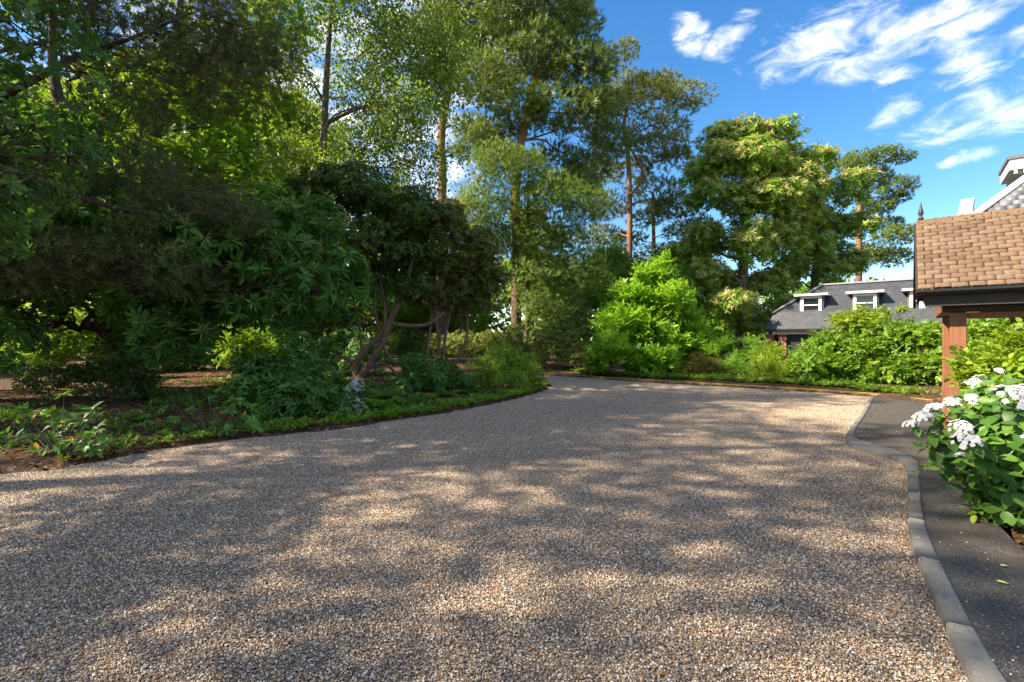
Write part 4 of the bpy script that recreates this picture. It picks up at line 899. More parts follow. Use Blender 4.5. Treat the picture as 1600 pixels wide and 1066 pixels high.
    T['p9'] = tree('pine_tree', 'slender dark pine behind the golden topped pine',
                   LB([(1010, 345, 39, 34), (1060, 370, 39, 34), (985, 375, 39, 30), (1090, 345, 39, 30), (1040, 320, 39, 28), (1020, 400, 39, 30), (1080, 400, 39, 34), (960, 410, 39, 30)], asp=.45, jit=.9),
                   px_path([(1022, 580, 39, .2), (1022, 430, 39, .18), (1020, 300, 39, .1)]), 'pine', 'bark_pine', dens=55, limb_r=.3, twig=5, **{**PINE, 'L': .22})
    CH = dict(dens=27, n=9, tvar=.75, mode='whorl', L=.25, wl=.36, kind='r', spread=.18, up=.4, pol=(45, 100), droop=.6, twig=1, shell=.5, amp=.35)
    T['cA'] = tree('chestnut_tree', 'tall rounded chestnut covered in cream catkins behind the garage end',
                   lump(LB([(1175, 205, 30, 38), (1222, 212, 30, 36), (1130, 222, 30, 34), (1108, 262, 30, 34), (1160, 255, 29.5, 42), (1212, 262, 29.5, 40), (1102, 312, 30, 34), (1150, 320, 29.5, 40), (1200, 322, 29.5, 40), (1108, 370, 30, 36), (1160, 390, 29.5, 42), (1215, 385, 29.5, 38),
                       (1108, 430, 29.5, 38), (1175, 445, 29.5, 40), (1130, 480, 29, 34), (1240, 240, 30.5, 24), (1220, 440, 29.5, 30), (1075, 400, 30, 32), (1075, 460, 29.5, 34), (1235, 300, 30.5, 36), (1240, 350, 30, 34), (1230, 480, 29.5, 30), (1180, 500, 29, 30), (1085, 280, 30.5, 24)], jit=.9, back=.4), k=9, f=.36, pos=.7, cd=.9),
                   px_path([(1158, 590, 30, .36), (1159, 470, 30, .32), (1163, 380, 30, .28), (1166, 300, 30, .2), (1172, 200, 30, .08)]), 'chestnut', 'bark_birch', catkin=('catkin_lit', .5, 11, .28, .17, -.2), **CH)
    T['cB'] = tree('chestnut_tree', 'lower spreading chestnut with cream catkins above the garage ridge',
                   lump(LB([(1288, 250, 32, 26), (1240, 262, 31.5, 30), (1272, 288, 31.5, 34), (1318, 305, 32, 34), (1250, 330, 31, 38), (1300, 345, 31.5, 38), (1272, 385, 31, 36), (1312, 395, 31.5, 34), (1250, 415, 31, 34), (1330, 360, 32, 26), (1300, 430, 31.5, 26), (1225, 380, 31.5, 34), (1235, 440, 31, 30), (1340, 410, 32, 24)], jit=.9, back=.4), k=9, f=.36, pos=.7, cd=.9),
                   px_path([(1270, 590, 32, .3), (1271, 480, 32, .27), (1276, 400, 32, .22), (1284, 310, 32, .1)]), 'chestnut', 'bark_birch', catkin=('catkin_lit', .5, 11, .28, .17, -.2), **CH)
    T['p11'] = tree('pine_tree', 'flat topped pine beyond the garage roof on the right',
                    LB([(1345, 248, 42, 24), (1378, 245, 42, 24), (1402, 250, 42, 16), (1322, 262, 42, 20), (1370, 275, 42, 30), (1395, 295, 42, 26), (1412, 308, 42, 14), (1378, 322, 42, 30), (1402, 345, 42, 20), (1385, 372, 42, 30), (1365, 395, 42, 28), (1405, 400, 42, 28)], asp=.5, jit=.9),
                    px_path([(1342, 570, 42, .26), (1342, 400, 42, .24), (1343, 330, 42, .2), (1346, 245, 42, .08)]), 'pine', 'bark_pine', dens=80, limb_r=.3, twig=5, **{**PINE, 'L': .24})
    # dark evergreen domes in the background (right of centre)
    T['bg'] = tree('oak_tree', 'mid green oak filling the gap right of the bushy conifer',
                   lump(LB([(930, 430, 30, 34), (900, 470, 30, 34), (950, 480, 30, 36), (1000, 440, 31, 40), (1050, 450, 31, 40), (1010, 490, 31, 34), (1080, 480, 31, 34), (960, 400, 31, 30), (880, 520, 29, 30), (1060, 410, 32, 34)], jit=.8)),
                   px_path([(965, 590, 31, .2), (965, 500, 31, .18), (968, 420, 31, .1)]), 'hedge', 'bark', dens=40, n=12, L=.19, wl=.5, spread=.2, twig=1)
    # sparse pine standing outside the view on the left: its thin crown dapples the drive
    T['ps'] = tree('pine_tree', 'thin crowned pine behind the viewpoint on the left, out of view', [(l[0] - 23.3, l[1] - 34.8, *l[2:]) for l in LB([(975, 85, 33, 23), (985, 125, 33, 39), (1028, 128, 33, 32), (1048, 122, 33, 18), (955, 150, 33, 32), (1060, 165, 33.5, 32), (1083, 163, 33, 16), (1000, 170, 33, 48), (1040, 195, 33, 43), (960, 225, 33, 39), (1030, 232, 33.5, 41), (938, 260, 34, 41), (1060, 245, 34, 30),
                       (1040, 290, 34, 39), (930, 190, 34, 34), (1055, 325, 35, 39), (950, 320, 34, 39), (1000, 260, 34.5, 34), (940, 370, 35, 39)], asp=.5, jit=.9)],
                   [(q[0] - 23.3, q[1] - 34.8, q[2], q[3]) for q in px_path([(982, 590, 33, .25), (983, 440, 33, .22), (984, 320, 33, .2), (981, 240, 33, .17), (975, 195, 33, .14), (984, 140, 33, .1), (974, 80, 33, .03)])], 'pine', 'bark_pine', dens=44, limb_r=.3, twig=5, group='trees beside and behind the photographer', **PINE)
    # unseen from here, left of and behind the photographer: the trees whose shade lies on the drive
    return T
TREES = tall_trees()
def background():
    T = TREES
    spots = [('maple', -30, 44, .9, 'yellow-green maple standing alone far left beyond the lawn'), ('cA', -14, 52, 1.0, 'far chestnut seen through the trunks left of the birch'),
             ('bg', -7, 44, 1.2, 'far rounded oak behind the rhododendron trunks'), ('cB', 2, 50, 1.1, 'far chestnut behind the tallest pine'), ('bg', 16, 55, 1.4, 'far oak between the golden pine and the chestnut'),
             ('bg', 26, 60, 1.3, 'far oak behind the chestnut trunk'), ('bg', 40, 58, 1.2, 'dark far oak low against the sky beside the porch roof'), ('p9', -4, 38, .95, 'far slender pine behind the bare pine trunk'),
             ('bg', -20, 47, 1.3, 'far oak across the pale road'), ('birch2', -24, 30, .8, 'pale far birch at the left beyond the shaded bed'),
             ('cA', -21, 41, 1.5, 'tall chestnut behind the glowing maple'), ('cA', -20, 36, 1.35, 'tall chestnut behind the low boughs left of the birch'), ('bg', -34, 30, 2.0, 'broad oak far left behind the near pine'), ('bg', -20, 27, 2.3, 'tall oak farther back behind the maple and the dark pine'), ('cA', -27, 33, 1.4, 'tall chestnut behind the dark pine boughs')]
    for k, x, y, s, lab in spots: dup(T[k], (x, y, 0), random.uniform(0, 6.28), s, lab, 'far trees beyond the garden')
background()
def far_wood():
    lobes = []
    for k in range(95):
        x = random.uniform(-75, 42); y = 50 + .004 * x * x + random.uniform(-3, 7); r = random.uniform(2.2, 4.2); lobes.append((x, y, random.uniform(.8, 8.5 if x < 20 else 5.5), r, r, r * .9, 1.0))
    for k in range(34):
        x = random.uniform(-34, -17) if k % 3 else random.uniform(-60, -34); y = random.uniform(36, 42); r = random.uniform(1.4, 2.4); lobes.append((x, y, random.uniform(.6, 3), r, r, r * .9, 1.0))
    C, O = lobe_clusters(lobes, 2.1, .6, .3, .3); C[:, 2] = np.maximum(C[:, 2], .15); V, Fi, tt = foliage(C, O, 9, 'puff', .58, .65, 'r', spread=.4, flat=.7)
    o = obj('woodland', raw_mesh('woodland', V, [Fi], M['hedge'], tt)); tag(o, 'dense green woodland closing the view beyond the garden', 'woodland', kind='stuff'); TRI[0] += len(Fi)
far_wood()
def shade_trees():
    # trees of the same wood standing left of and behind the photographer: their crowns shade the near drive
    for k, x, y, rz, s, lab in SHADE:
        dup(TREES[k], (x, y, 0), rz, s, lab, 'trees beside and behind the photographer')
SHADE = [('ps', -18.5, 4.6, 2.0, 1.0, 'thin crowned pine level with the viewpoint on the far left, out of view'),
         ('ps', -15, 8.6, 3.4, 1.08, 'tallest thin crowned pine beyond the oak outside the left of the view'),
         ('ps', -13.6, 3.4, 4.4, .88, 'thin crowned pine beside the drive left of the view'),
         ('p9', -10.3, 1.6, 1.0, .58, 'small dark pine closest to the left of the viewpoint, out of view'),
         ('ps', -14.5, 11, 1.3, 1.0, 'tall thin pine mostly hidden behind the near oak and pine boughs')]
shade_trees()
TREES['ps'].location.y -= 1.2; TREES['ps'].rotation_euler.z = 3.14

# ------------------------------------------------------------------ shrubs and small plants
def shrub(name, label, base, lobes, mat, stem_mat='bark', nst=7, r=.03, cat='shrub', group=None, dens=30, n=8, mode='whorl', L=.1, wl=.36, kind='r', stems=(), shell=.6, crown='foliage', wood_name='stems', extra=None, under=.5, amp=.3, **kw):
    global rng
    rng = np.random.default_rng(zlib.crc32(label.encode())); random.seed(label)
    if dens < 70:
        dens *= 3.0; lumped = lump(lobes, 6, .45, .68)
    else: lumped = lobes
    bz = gz(*base); wood = [smooth_path(e, .15) for e in stems]
    ls = lobes if len(lobes) <= nst * 2 else random.sample(lobes, nst * 2)
    for lb in ls:
        c = np.array(lb[:3]); wood.append(limb((base[0] + random.gauss(0, .08), base[1] + random.gauss(0, .08), bz - .03), c, r, r * .3, -.15, .05))
        for q in range(4):
            u = nrm(rng.normal(size=3)); wood.append(limb(c - (c - np.array((base[0], base[1], bz))) * .3, c + u * np.array(lb[3:6]) * .8, r * .35, .004, .1, .06))
    C, O = lobe_clusters(lumped, dens, shell, amp, under)
    ok = C[:, 2] > bz + .02; C, O = C[ok], O[ok]
    leaf = [(crown, *foliage(C, O, n, mode, L, wl, kind, **kw), mat)]
    if extra:
        em, share, en, el, ew, ename = extra; k = rng.random(len(C)) < share
        leaf.append((ename, *foliage(C[k] + O[k] * .03, O[k], en, mode, el, ew, kind, **kw), em))
    return make(name, label, cat, base, group, wood, stem_mat, wood_name, leaf)
def shrubs():
    S = {}
    # ---- island bed, left of the drive
    st = [px_path(q, 16) for q in (
        [(551, 604, .14), (575, 572, .13), (598, 535, .12), (610, 500, .11), (632, 455, .09), (645, 400, .05)], [(560, 602, .12), (556, 570, .11), (572, 545, .1), (596, 522, .09), (602, 480, .06), (590, 420, .03)],
        [(560, 570, .08), (540, 560, .07), (522, 556, .04)], [(613, 506, .08), (640, 509, .07), (668, 507, .06), (695, 488, .03)], [(596, 530, .07), (610, 560, .06), (640, 580, .05), (655, 600, .03)],
        [(575, 575, .06), (600, 568, .05), (625, 590, .04)], [(598, 540, .05), (586, 480, .05), (588, 420, .04), (580, 360, .02)], [(566, 560, .05), (560, 500, .04), (545, 440, .03)])]
    RB = dict(tvar=.7, mode='whorl', n=9, L=.14, wl=.38, kind='r', spread=.05, up=.3, pol=(45, 100), droop=.4)
    S['rh1'] = shrub('rhododendron_tree', 'old dark rhododendron with leaning crossed trunks in the island bed', at(556, 600, 16)[:2],
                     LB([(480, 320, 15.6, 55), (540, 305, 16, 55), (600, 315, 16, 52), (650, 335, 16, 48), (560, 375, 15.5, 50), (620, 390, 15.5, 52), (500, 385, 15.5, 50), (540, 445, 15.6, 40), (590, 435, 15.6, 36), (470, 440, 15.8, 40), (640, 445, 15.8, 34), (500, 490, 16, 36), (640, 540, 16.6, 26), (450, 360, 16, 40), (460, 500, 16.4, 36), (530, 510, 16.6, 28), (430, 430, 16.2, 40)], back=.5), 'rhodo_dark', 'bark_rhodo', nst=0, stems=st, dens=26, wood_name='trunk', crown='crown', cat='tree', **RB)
    st2 = [px_path(q, 17) for q in ([(666, 585, .06), (667, 540, .055), (674, 500, .05), (670, 440, .03)], [(684, 585, .07), (686, 530, .06), (680, 490, .05), (690, 430, .03)], [(692, 585, .07), (694, 540, .06), (700, 505, .05), (715, 450, .03)],
                                   [(702, 585, .06), (722, 550, .05), (730, 520, .05), (728, 480, .03)], [(676, 500, .04), (690, 470, .04), (720, 440, .03), (740, 410, .02)])]
    S['rh2'] = shrub('rhododendron_tree', 'bronze tinged rhododendron on thin curved stems right of the leaning trunks', at(690, 585, 17)[:2],
                     LB([(690, 370, 17, 48), (735, 395, 17, 45), (765, 430, 17.2, 34), (680, 420, 16.8, 42), (725, 445, 16.8, 40), (760, 470, 17, 28), (660, 465, 17, 28), (715, 480, 17, 28), (645, 395, 17.5, 35), (700, 330, 17.4, 34)], back=.4), 'rhodo_brown', 'bark_rhodo', nst=0, stems=st2, dens=26, wood_name='trunk', crown='crown', cat='tree', **RB)
    RN = dict(tvar=.7, mode='whorl', n=9, L=.105, wl=.34, kind='l', spread=.05, up=.6, pol=(45, 95), droop=.3)
    S['mound'] = shrub('rhododendron_bush', 'glossy dark green rhododendron mound at the edge of the gravel', at(460, 660, 9)[:2],
                       LB([(425, 595, 9.3, 46), (480, 560, 9.4, 40), (505, 600, 9.1, 46), (530, 618, 8.9, 32), (400, 618, 9.0, 38), (455, 630, 8.8, 42), (515, 645, 8.8, 28), (390, 578, 9.6, 34), (470, 600, 9.0, 40), (425, 650, 8.6, 26)], asp=.9), 'rhodo', 'twig', dens=46, **RN)
    # sparse azaleas, each large leaf its own piece
    leafm = []
    for k in range(3):
        pts = []; rows = 7
        for i in range(rows):
            t = i / (rows - 1); w = .5 * math.sin(math.pi * min(1, t * .93 + .05) ** .85) * (1 if i not in (0, rows - 1) else .08); zz = -.22 * t * t * (1 + .3 * k)
            pts += [(t, -w, zz + .12 * w), (t, 0, zz), (t, w, zz + .12 * w)]
        fq = []
        for i in range(rows - 1):
            a = 3 * i; fq += [(a, a + 1, a + 4, a + 3), (a + 1, a + 2, a + 5, a + 4)]
        leafm.append((np.array(pts), np.array(fq)))
    S['leafm'] = leafm
    def leaf_mesh(name, mat, wl, tint, k): V = leafm[k][0] * np.array((1, wl, 1)); return raw_mesh(name, V, [leafm[k][1]], M[mat], np.full(len(leafm[k][1]), tint), smooth=True)
    S['leaf_mesh'] = leaf_mesh
    az_leaves = [leaf_mesh('leaf', 'azalea', .42, t, k) for t in (.2, .5, .8) for k in range(3)]; az_or = [leaf_mesh('leaf', 'orange_leaf', .38, t, 1) for t in (.3, .8)]
    def azalea(label, tips, Y, basepx, Lf=.12, Yv=.3):
        b = gr(*basepx); bz = gz(*b); t = thing('azalea_bush', label, 'shrub', (b[0], b[1], bz)); wood = []
        cnt = 0
        for (px, py) in tips:
            e = np.array(at(px, py, Y + random.uniform(-Yv, Yv))); e[2] = max(e[2], bz + .04)
            mid = np.array((b[0], b[1], bz)) * .55 + e * .45; mid[2] = bz + (e[2] - bz) * random.uniform(.2, .5)
            wood.append(smooth_path([(b[0] + random.gauss(0, .06), b[1] + random.gauss(0, .05), bz - .03, .011), (*mid, .008), (*e, .004)], .1))
            axis = nrm(e - mid + np.array((0, 0, .5)) + rng.normal(size=3) * .3 + np.array((0, -.3, 0))); r1 = nrm(np.cross(axis, rng.normal(size=3))); r2 = np.cross(axis, r1)
            nl = random.randint(7, 11); ph0 = random.uniform(0, 6.28)
            for q in range(nl):
                if cnt >= 295: break
                ph = ph0 + q * 2.4; pol = R(random.uniform(48, 98)); d = nrm(axis * math.cos(pol) + (r1 * math.cos(ph) + r2 * math.sin(ph)) * math.sin(pol)); nn_ = nrm(axis + rng.normal(size=3) * .15); sv = nrm(np.cross(nn_, d)); nn_ = np.cross(d, sv)
                o = bpy.data.objects.new('leaf', random.choice(az_or) if random.random() < .025 else random.choice(az_leaves)); link(o, t); s = Lf * random.uniform(.7, 1.2)
                o.matrix_local = Matrix.Translation(Vector(e) - Vector(t.location)) @ Matrix((Vector(d) * s, Vector(sv) * s, Vector(nn_) * s)).transposed().to_4x4(); cnt += 1
        V, Fq = tubes(wood, 5); obj('stems', raw_mesh('stems', V, [Fq], M['twig'], smooth=True), t); return t
    azalea('sparse azalea with bare twigs nearest the left edge of the gravel',
           [(28, 655), (60, 645), (100, 618), (128, 640), (55, 690), (58, 715), (70, 728), (90, 660), (105, 665), (112, 690), (120, 705), (95, 700), (135, 695), (140, 680), (150, 705), (152, 670), (165, 690), (180, 690), (190, 695), (80, 645), (45, 650), (105, 650), (75, 690), (128, 660), (10, 650), (35, 640), (145, 640), (88, 710)], 6.0, (95, 726))
    azalea('leggier azalea with a few orange leaves between the dark mound and the left edge',
           [(265, 590), (290, 598), (250, 600), (270, 655), (258, 665), (300, 640), (310, 630), (330, 620), (345, 640), (340, 660), (320, 665), (300, 670), (360, 640), (380, 650), (395, 660), (400, 670), (375, 670), (355, 672), (330, 680), (285, 680), (310, 655), (370, 625), (390, 635), (345, 610), (240, 690), (262, 690)], 7.5, (325, 688), .115, .4)
    # darker low plants in the bed
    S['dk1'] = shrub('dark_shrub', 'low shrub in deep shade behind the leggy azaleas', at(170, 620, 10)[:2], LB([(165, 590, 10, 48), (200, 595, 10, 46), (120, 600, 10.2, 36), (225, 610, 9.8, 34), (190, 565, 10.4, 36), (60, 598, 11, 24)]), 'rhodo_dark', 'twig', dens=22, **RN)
    S['dk2'] = shrub('dark_shrub', 'dark bushy shrub under the rhododendron stems in the island bed', at(665, 615, 12.6)[:2], LB([(655, 580, 12.8, 30), (690, 588, 12.6, 32), (640, 595, 12.6, 26), (715, 598, 12.8, 24), (670, 600, 12.2, 26)]), 'rhodo', 'twig', dens=40, **RN)
    S['tip'] = shrub('leafy_shrub', 'mid green leafy shrub at the tip of the island bed', at(785, 618, 13.6)[:2],
                     LB([(750, 585, 13.4, 32), (785, 570, 13.6, 34), (815, 575, 14, 30), (838, 580, 14.4, 22), (770, 598, 13.2, 28), (805, 598, 13.6, 26), (835, 598, 14.4, 16)]), 'hedge', 'twig', dens=46, n=8, mode='spray', L=.075, wl=.42, kind='r', spread=.12, up=.8, droop=.15)
    # sunlit shrubs beyond the left bed
    for i, (lb, lab, x, y, mt) in enumerate([(LB([(60, 515, 15, 48), (110, 505, 15, 46), (20, 530, 15, 42), (150, 530, 15, 40), (90, 545, 14.6, 40), (180, 550, 15, 34)]), 'backlit yellow-green bush glowing under the low chestnut boughs', 80, 17, 'maple'),
                                             (LB([(360, 540, 18, 30), (390, 525, 18, 28), (340, 555, 18, 24), (410, 550, 18, 28), (375, 560, 17.6, 24)]), 'backlit yellow-green bush left of the leaning trunks', 375, 18, 'maple'),
                                             (LB([(215, 545, 19, 36), (180, 560, 19, 30), (255, 560, 19, 26)]), 'dim green bush behind the shaded shrub', 215, 19, 'hedge')]):
        S['bk%d' % i] = shrub('sunlit_bush', lab, at(x, 600, y)[:2], lb, mt, 'twig', dens=30, n=8, mode='spray', L=.1, wl=.6, kind='r', spread=.16, up=.4, droop=.3)
    for lab, px, Y, r0 in [('dark rhododendron in the shade at the back of the left bed', 40, 19, 44), ('dark rhododendron between the glowing bush and the leaning trunks', 270, 20, 40), ('dark rhododendron behind the glossy mound', 455, 19, 40), ('dark rhododendron behind the leaning trunks', 540, 22, 34)]:
        shrub('rhododendron_bush', lab, at(px, 600, Y)[:2], LB([(px - r0 * 1.1, 560, Y, r0 * .8), (px, 540, Y, r0), (px + r0 * 1.1, 555, Y, r0 * .85), (px + r0 * .4, 570, Y - .8, r0 * .7), (px - r0 * .5, 520, Y + .6, r0 * .8)]), 'rhodo', 'twig', dens=15, **{**RB, 'L': .16})
    # ---- far side of the drive
    PR = dict(mode='whorl', n=9, L=.12, wl=.36, kind='r', spread=.06, up=.5, pol=(45, 100), droop=.3)
    for lab, b, lb, mt in [('pale leaved rhododendron at the far bend of the drive', (870, 22.4), LB([(870, 548, 22.3, 30), (850, 525, 22.8, 26), (898, 558, 22, 24), (885, 530, 22.6, 26), (845, 560, 22.6, 22)]), 'pale'),
                           ('pale rhododendron behind the tip of the island bed', (800, 25), LB([(800, 535, 25, 30), (830, 545, 25, 26), (775, 540, 25.2, 28), (815, 560, 24.6, 22)]), 'pale'),
                           ('sunlit pale rhododendron seen between the curved stems', (720, 26), LB([(720, 535, 26, 30), (695, 545, 26, 28), (750, 545, 26, 26), (665, 540, 26.4, 28), (640, 550, 26.4, 24)]), 'pale'),
                           ('pale green rhododendron glimpsed behind the leaning trunks', (600, 27), LB([(600, 540, 27, 30), (565, 545, 27, 26), (630, 535, 27, 26)]), 'lime'),
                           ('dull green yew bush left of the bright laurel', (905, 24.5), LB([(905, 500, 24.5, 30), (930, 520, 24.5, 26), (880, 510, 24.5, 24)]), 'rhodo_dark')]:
        shrub('rhododendron_bush', lab, at(b[0], 590, b[1])[:2], lb, mt, 'twig', dens=24, **PR)
    lau = [(1010, 440, 20, 30), (1000, 480, 19.8, 42), (1050, 475, 19.8, 40), (960, 505, 19.8, 40), (1085, 510, 19.8, 34), (1020, 520, 19.2, 46), (1070, 545, 19.2, 38), (950, 545, 19.4, 38), (990, 565, 18.9, 34), (1040, 570, 18.8, 34), (935, 570, 19.4, 24), (1095, 545, 19.6, 28), (1040, 435, 20.2, 24), (975, 465, 20, 26), (1030, 415, 20.2, 16)]
    S['laurel'] = shrub('laurel_bush', 'large bright green laurel mound at the far side of the gravel', at(1015, 590, 19.6)[:2], LB([(x, y, d, r * .87) for x, y, d, r in lau], back=.3), 'laurel', 'twig', dens=19, n=10, tvar=.7, mode='spray', L=.2, wl=.46, kind='r', spread=.26, up=.75, droop=.1, r=.04, amp=.45)
    S['brown'] = shrub('pieris_bush', 'bronze tinted low bush beside the bright laurel', at(1095, 595, 18)[:2], LB([(1090, 570, 18, 24), (1112, 575, 18, 18), (1075, 578, 18, 14)]), 'bronze', 'twig', dens=40, **{**PR, 'L': .09})
    S['gm'] = shrub('dark_shrub', 'dark green feathery shrub between the laurel and the hedge', at(1150, 590, 18.5)[:2], LB([(1140, 550, 18.5, 30), (1170, 545, 19, 26), (1120, 540, 19.5, 26), (1155, 570, 18, 22), (1185, 560, 18.5, 20), (1130, 575, 18, 18)]), 'fern', 'twig', dens=40, n=10, mode='spray', L=.1, wl=.3, kind='r', spread=.22, up=.6, droop=.35)
    S['sm'] = shrub('clipped_bush', 'small rounded yellow-green bush on the far edge of the gravel', at(1153, 603, 16.4)[:2], LB([(1153, 592, 16.4, 17), (1142, 596, 16.3, 11), (1166, 595, 16.4, 12)]), 'lime', 'twig', dens=90, **{**PR, 'L': .07})
    S['eu'] = shrub('golden_bush', 'yellow-green bush in front of the garage pier', at(1210, 605, 16.2)[:2], LB([(1190, 575, 16.3, 24), (1215, 565, 16.3, 28), (1240, 575, 16, 26), (1180, 590, 16.2, 16), (1220, 590, 15.8, 20), (1200, 555, 16.8, 20)]), 'lime', 'twig', dens=52, n=8, mode='spray', L=.08, wl=.45, kind='r', spread=.13, up=.6, droop=.2)
    HG = dict(n=9, tvar=.75, mode='spray', L=.115, wl=.62, kind='r', spread=.18, up=.4, droop=.35)
    S['h1'] = shrub('hedge_shrub', 'broad bright green hedge shrub hiding the garage door', at(1290, 615, 15.6)[:2], LB([(1272, 560, 15.8, 26), (1302, 538, 15.8, 32), (1265, 575, 15.4, 28), (1305, 570, 15.2, 34), (1285, 595, 15.0, 20), (1250, 576, 16, 18)], back=.3), 'hedge', 'twig', dens=36, **HG)
    S['h2'] = shrub('hedge_shrub', 'dense leafy hedge shrub below the right hand dormer', at(1400, 620, 14.6)[:2], LB([(1350, 538, 15.4, 36), (1390, 531, 15.2, 34), (1430, 529, 14.8, 32), (1365, 585, 14.8, 30), (1405, 575, 14.6, 36), (1340, 585, 15, 26), (1420, 600, 14.2, 18), (1370, 605, 14.6, 14)], back=.3), 'hedge', 'twig', dens=36, **HG)
    S['h3'] = shrub('flowering_shrub', 'tall loose shrub with reddish tips rising in front of the middle dormer', at(1345, 600, 15.9)[:2], LB([(1340, 512, 15.9, 34), (1325, 502, 16, 18), (1360, 502, 16, 18), (1345, 484, 16, 12), (1385, 486, 15.9, 9), (1405, 484, 15.8, 6), (1370, 515, 15.8, 24), (1310, 505, 16, 18)]), 'lime', 'twig', dens=40, **{**HG, 'L': .085})
    S['h4'] = shrub('hedge_shrub', 'hedge shrub beside the oak post', at(1470, 620, 13.6)[:2], LB([(1460, 537, 13.8, 34), (1480, 570, 13.4, 34), (1452, 580, 13.6, 26), (1500, 530, 13.8, 34), (1530, 560, 13.6, 40)], back=.2), 'hedge', 'twig', dens=36, **HG)
    S['h5'] = shrub('leafy_shrub', 'light green shrub seen through the open porch', at(1550, 640, 10.8)[:2], LB([(1530, 540, 10.8, 34), (1560, 525, 10.8, 36), (1590, 540, 10.6, 40), (1545, 575, 10.4, 40), (1580, 590, 10.2, 40), (1530, 500, 11.4, 30), (1570, 490, 11.6, 30)]), 'hedge', 'twig', dens=40, **HG)
    for lab, px, Y, mt in [('silvery ground plants at the foot of the golden bush', 1255, 15.2, 'silver'), ('pale ground plants at the foot of the hedge', 1320, 14.5, 'cover'), ('low green plants beside the far end of the asphalt path', 1440, 12.2, 'lime'), ('tiny silvery plants on the far edging', 1205, 15.7, 'silver')]:
        x = (px - 800) / F * Y; zz = gz(x, Y)
        lb = [(x + dx, Y + .1 + random.uniform(-.05, .15), zz + .06, .2, .15, .09, 1.0) for dx in (-.5, -.25, 0, .25, .5)]
        shrub('ground_plant', lab, (x, Y + .1), lb, mt, 'stem_green', nst=3, r=.006, cat='plant', dens=260, n=7, mode='whorl', L=.05, wl=.4, kind='r', spread=.02, up=.8, pol=(30, 90))
    return S
SHR = shrubs()

def lime_shrub_near():     # round-leaved shrub behind the hydrangea
    return shrub('viburnum_bush', 'lime green round leaved shrub between the hydrangea and the oak post', (5.0, 4.75),
                 LB([(1520, 575, 5.0, 26), (1560, 562, 5.0, 34), (1595, 570, 4.9, 42), (1540, 590, 5.0, 40), (1580, 600, 4.8, 45), (1625, 560, 5, 55), (1600, 640, 4.7, 60), (1660, 600, 4.8, 90), (1550, 640, 4.7, 40), (1580, 535, 5.1, 22)], jit=.4), 'lime', 'stem_green', dens=56, n=8, mode='spray', L=.062, wl=.8, kind='l', spread=.16, up=.5, droop=.2, r=.015)
lime_shrub_near()

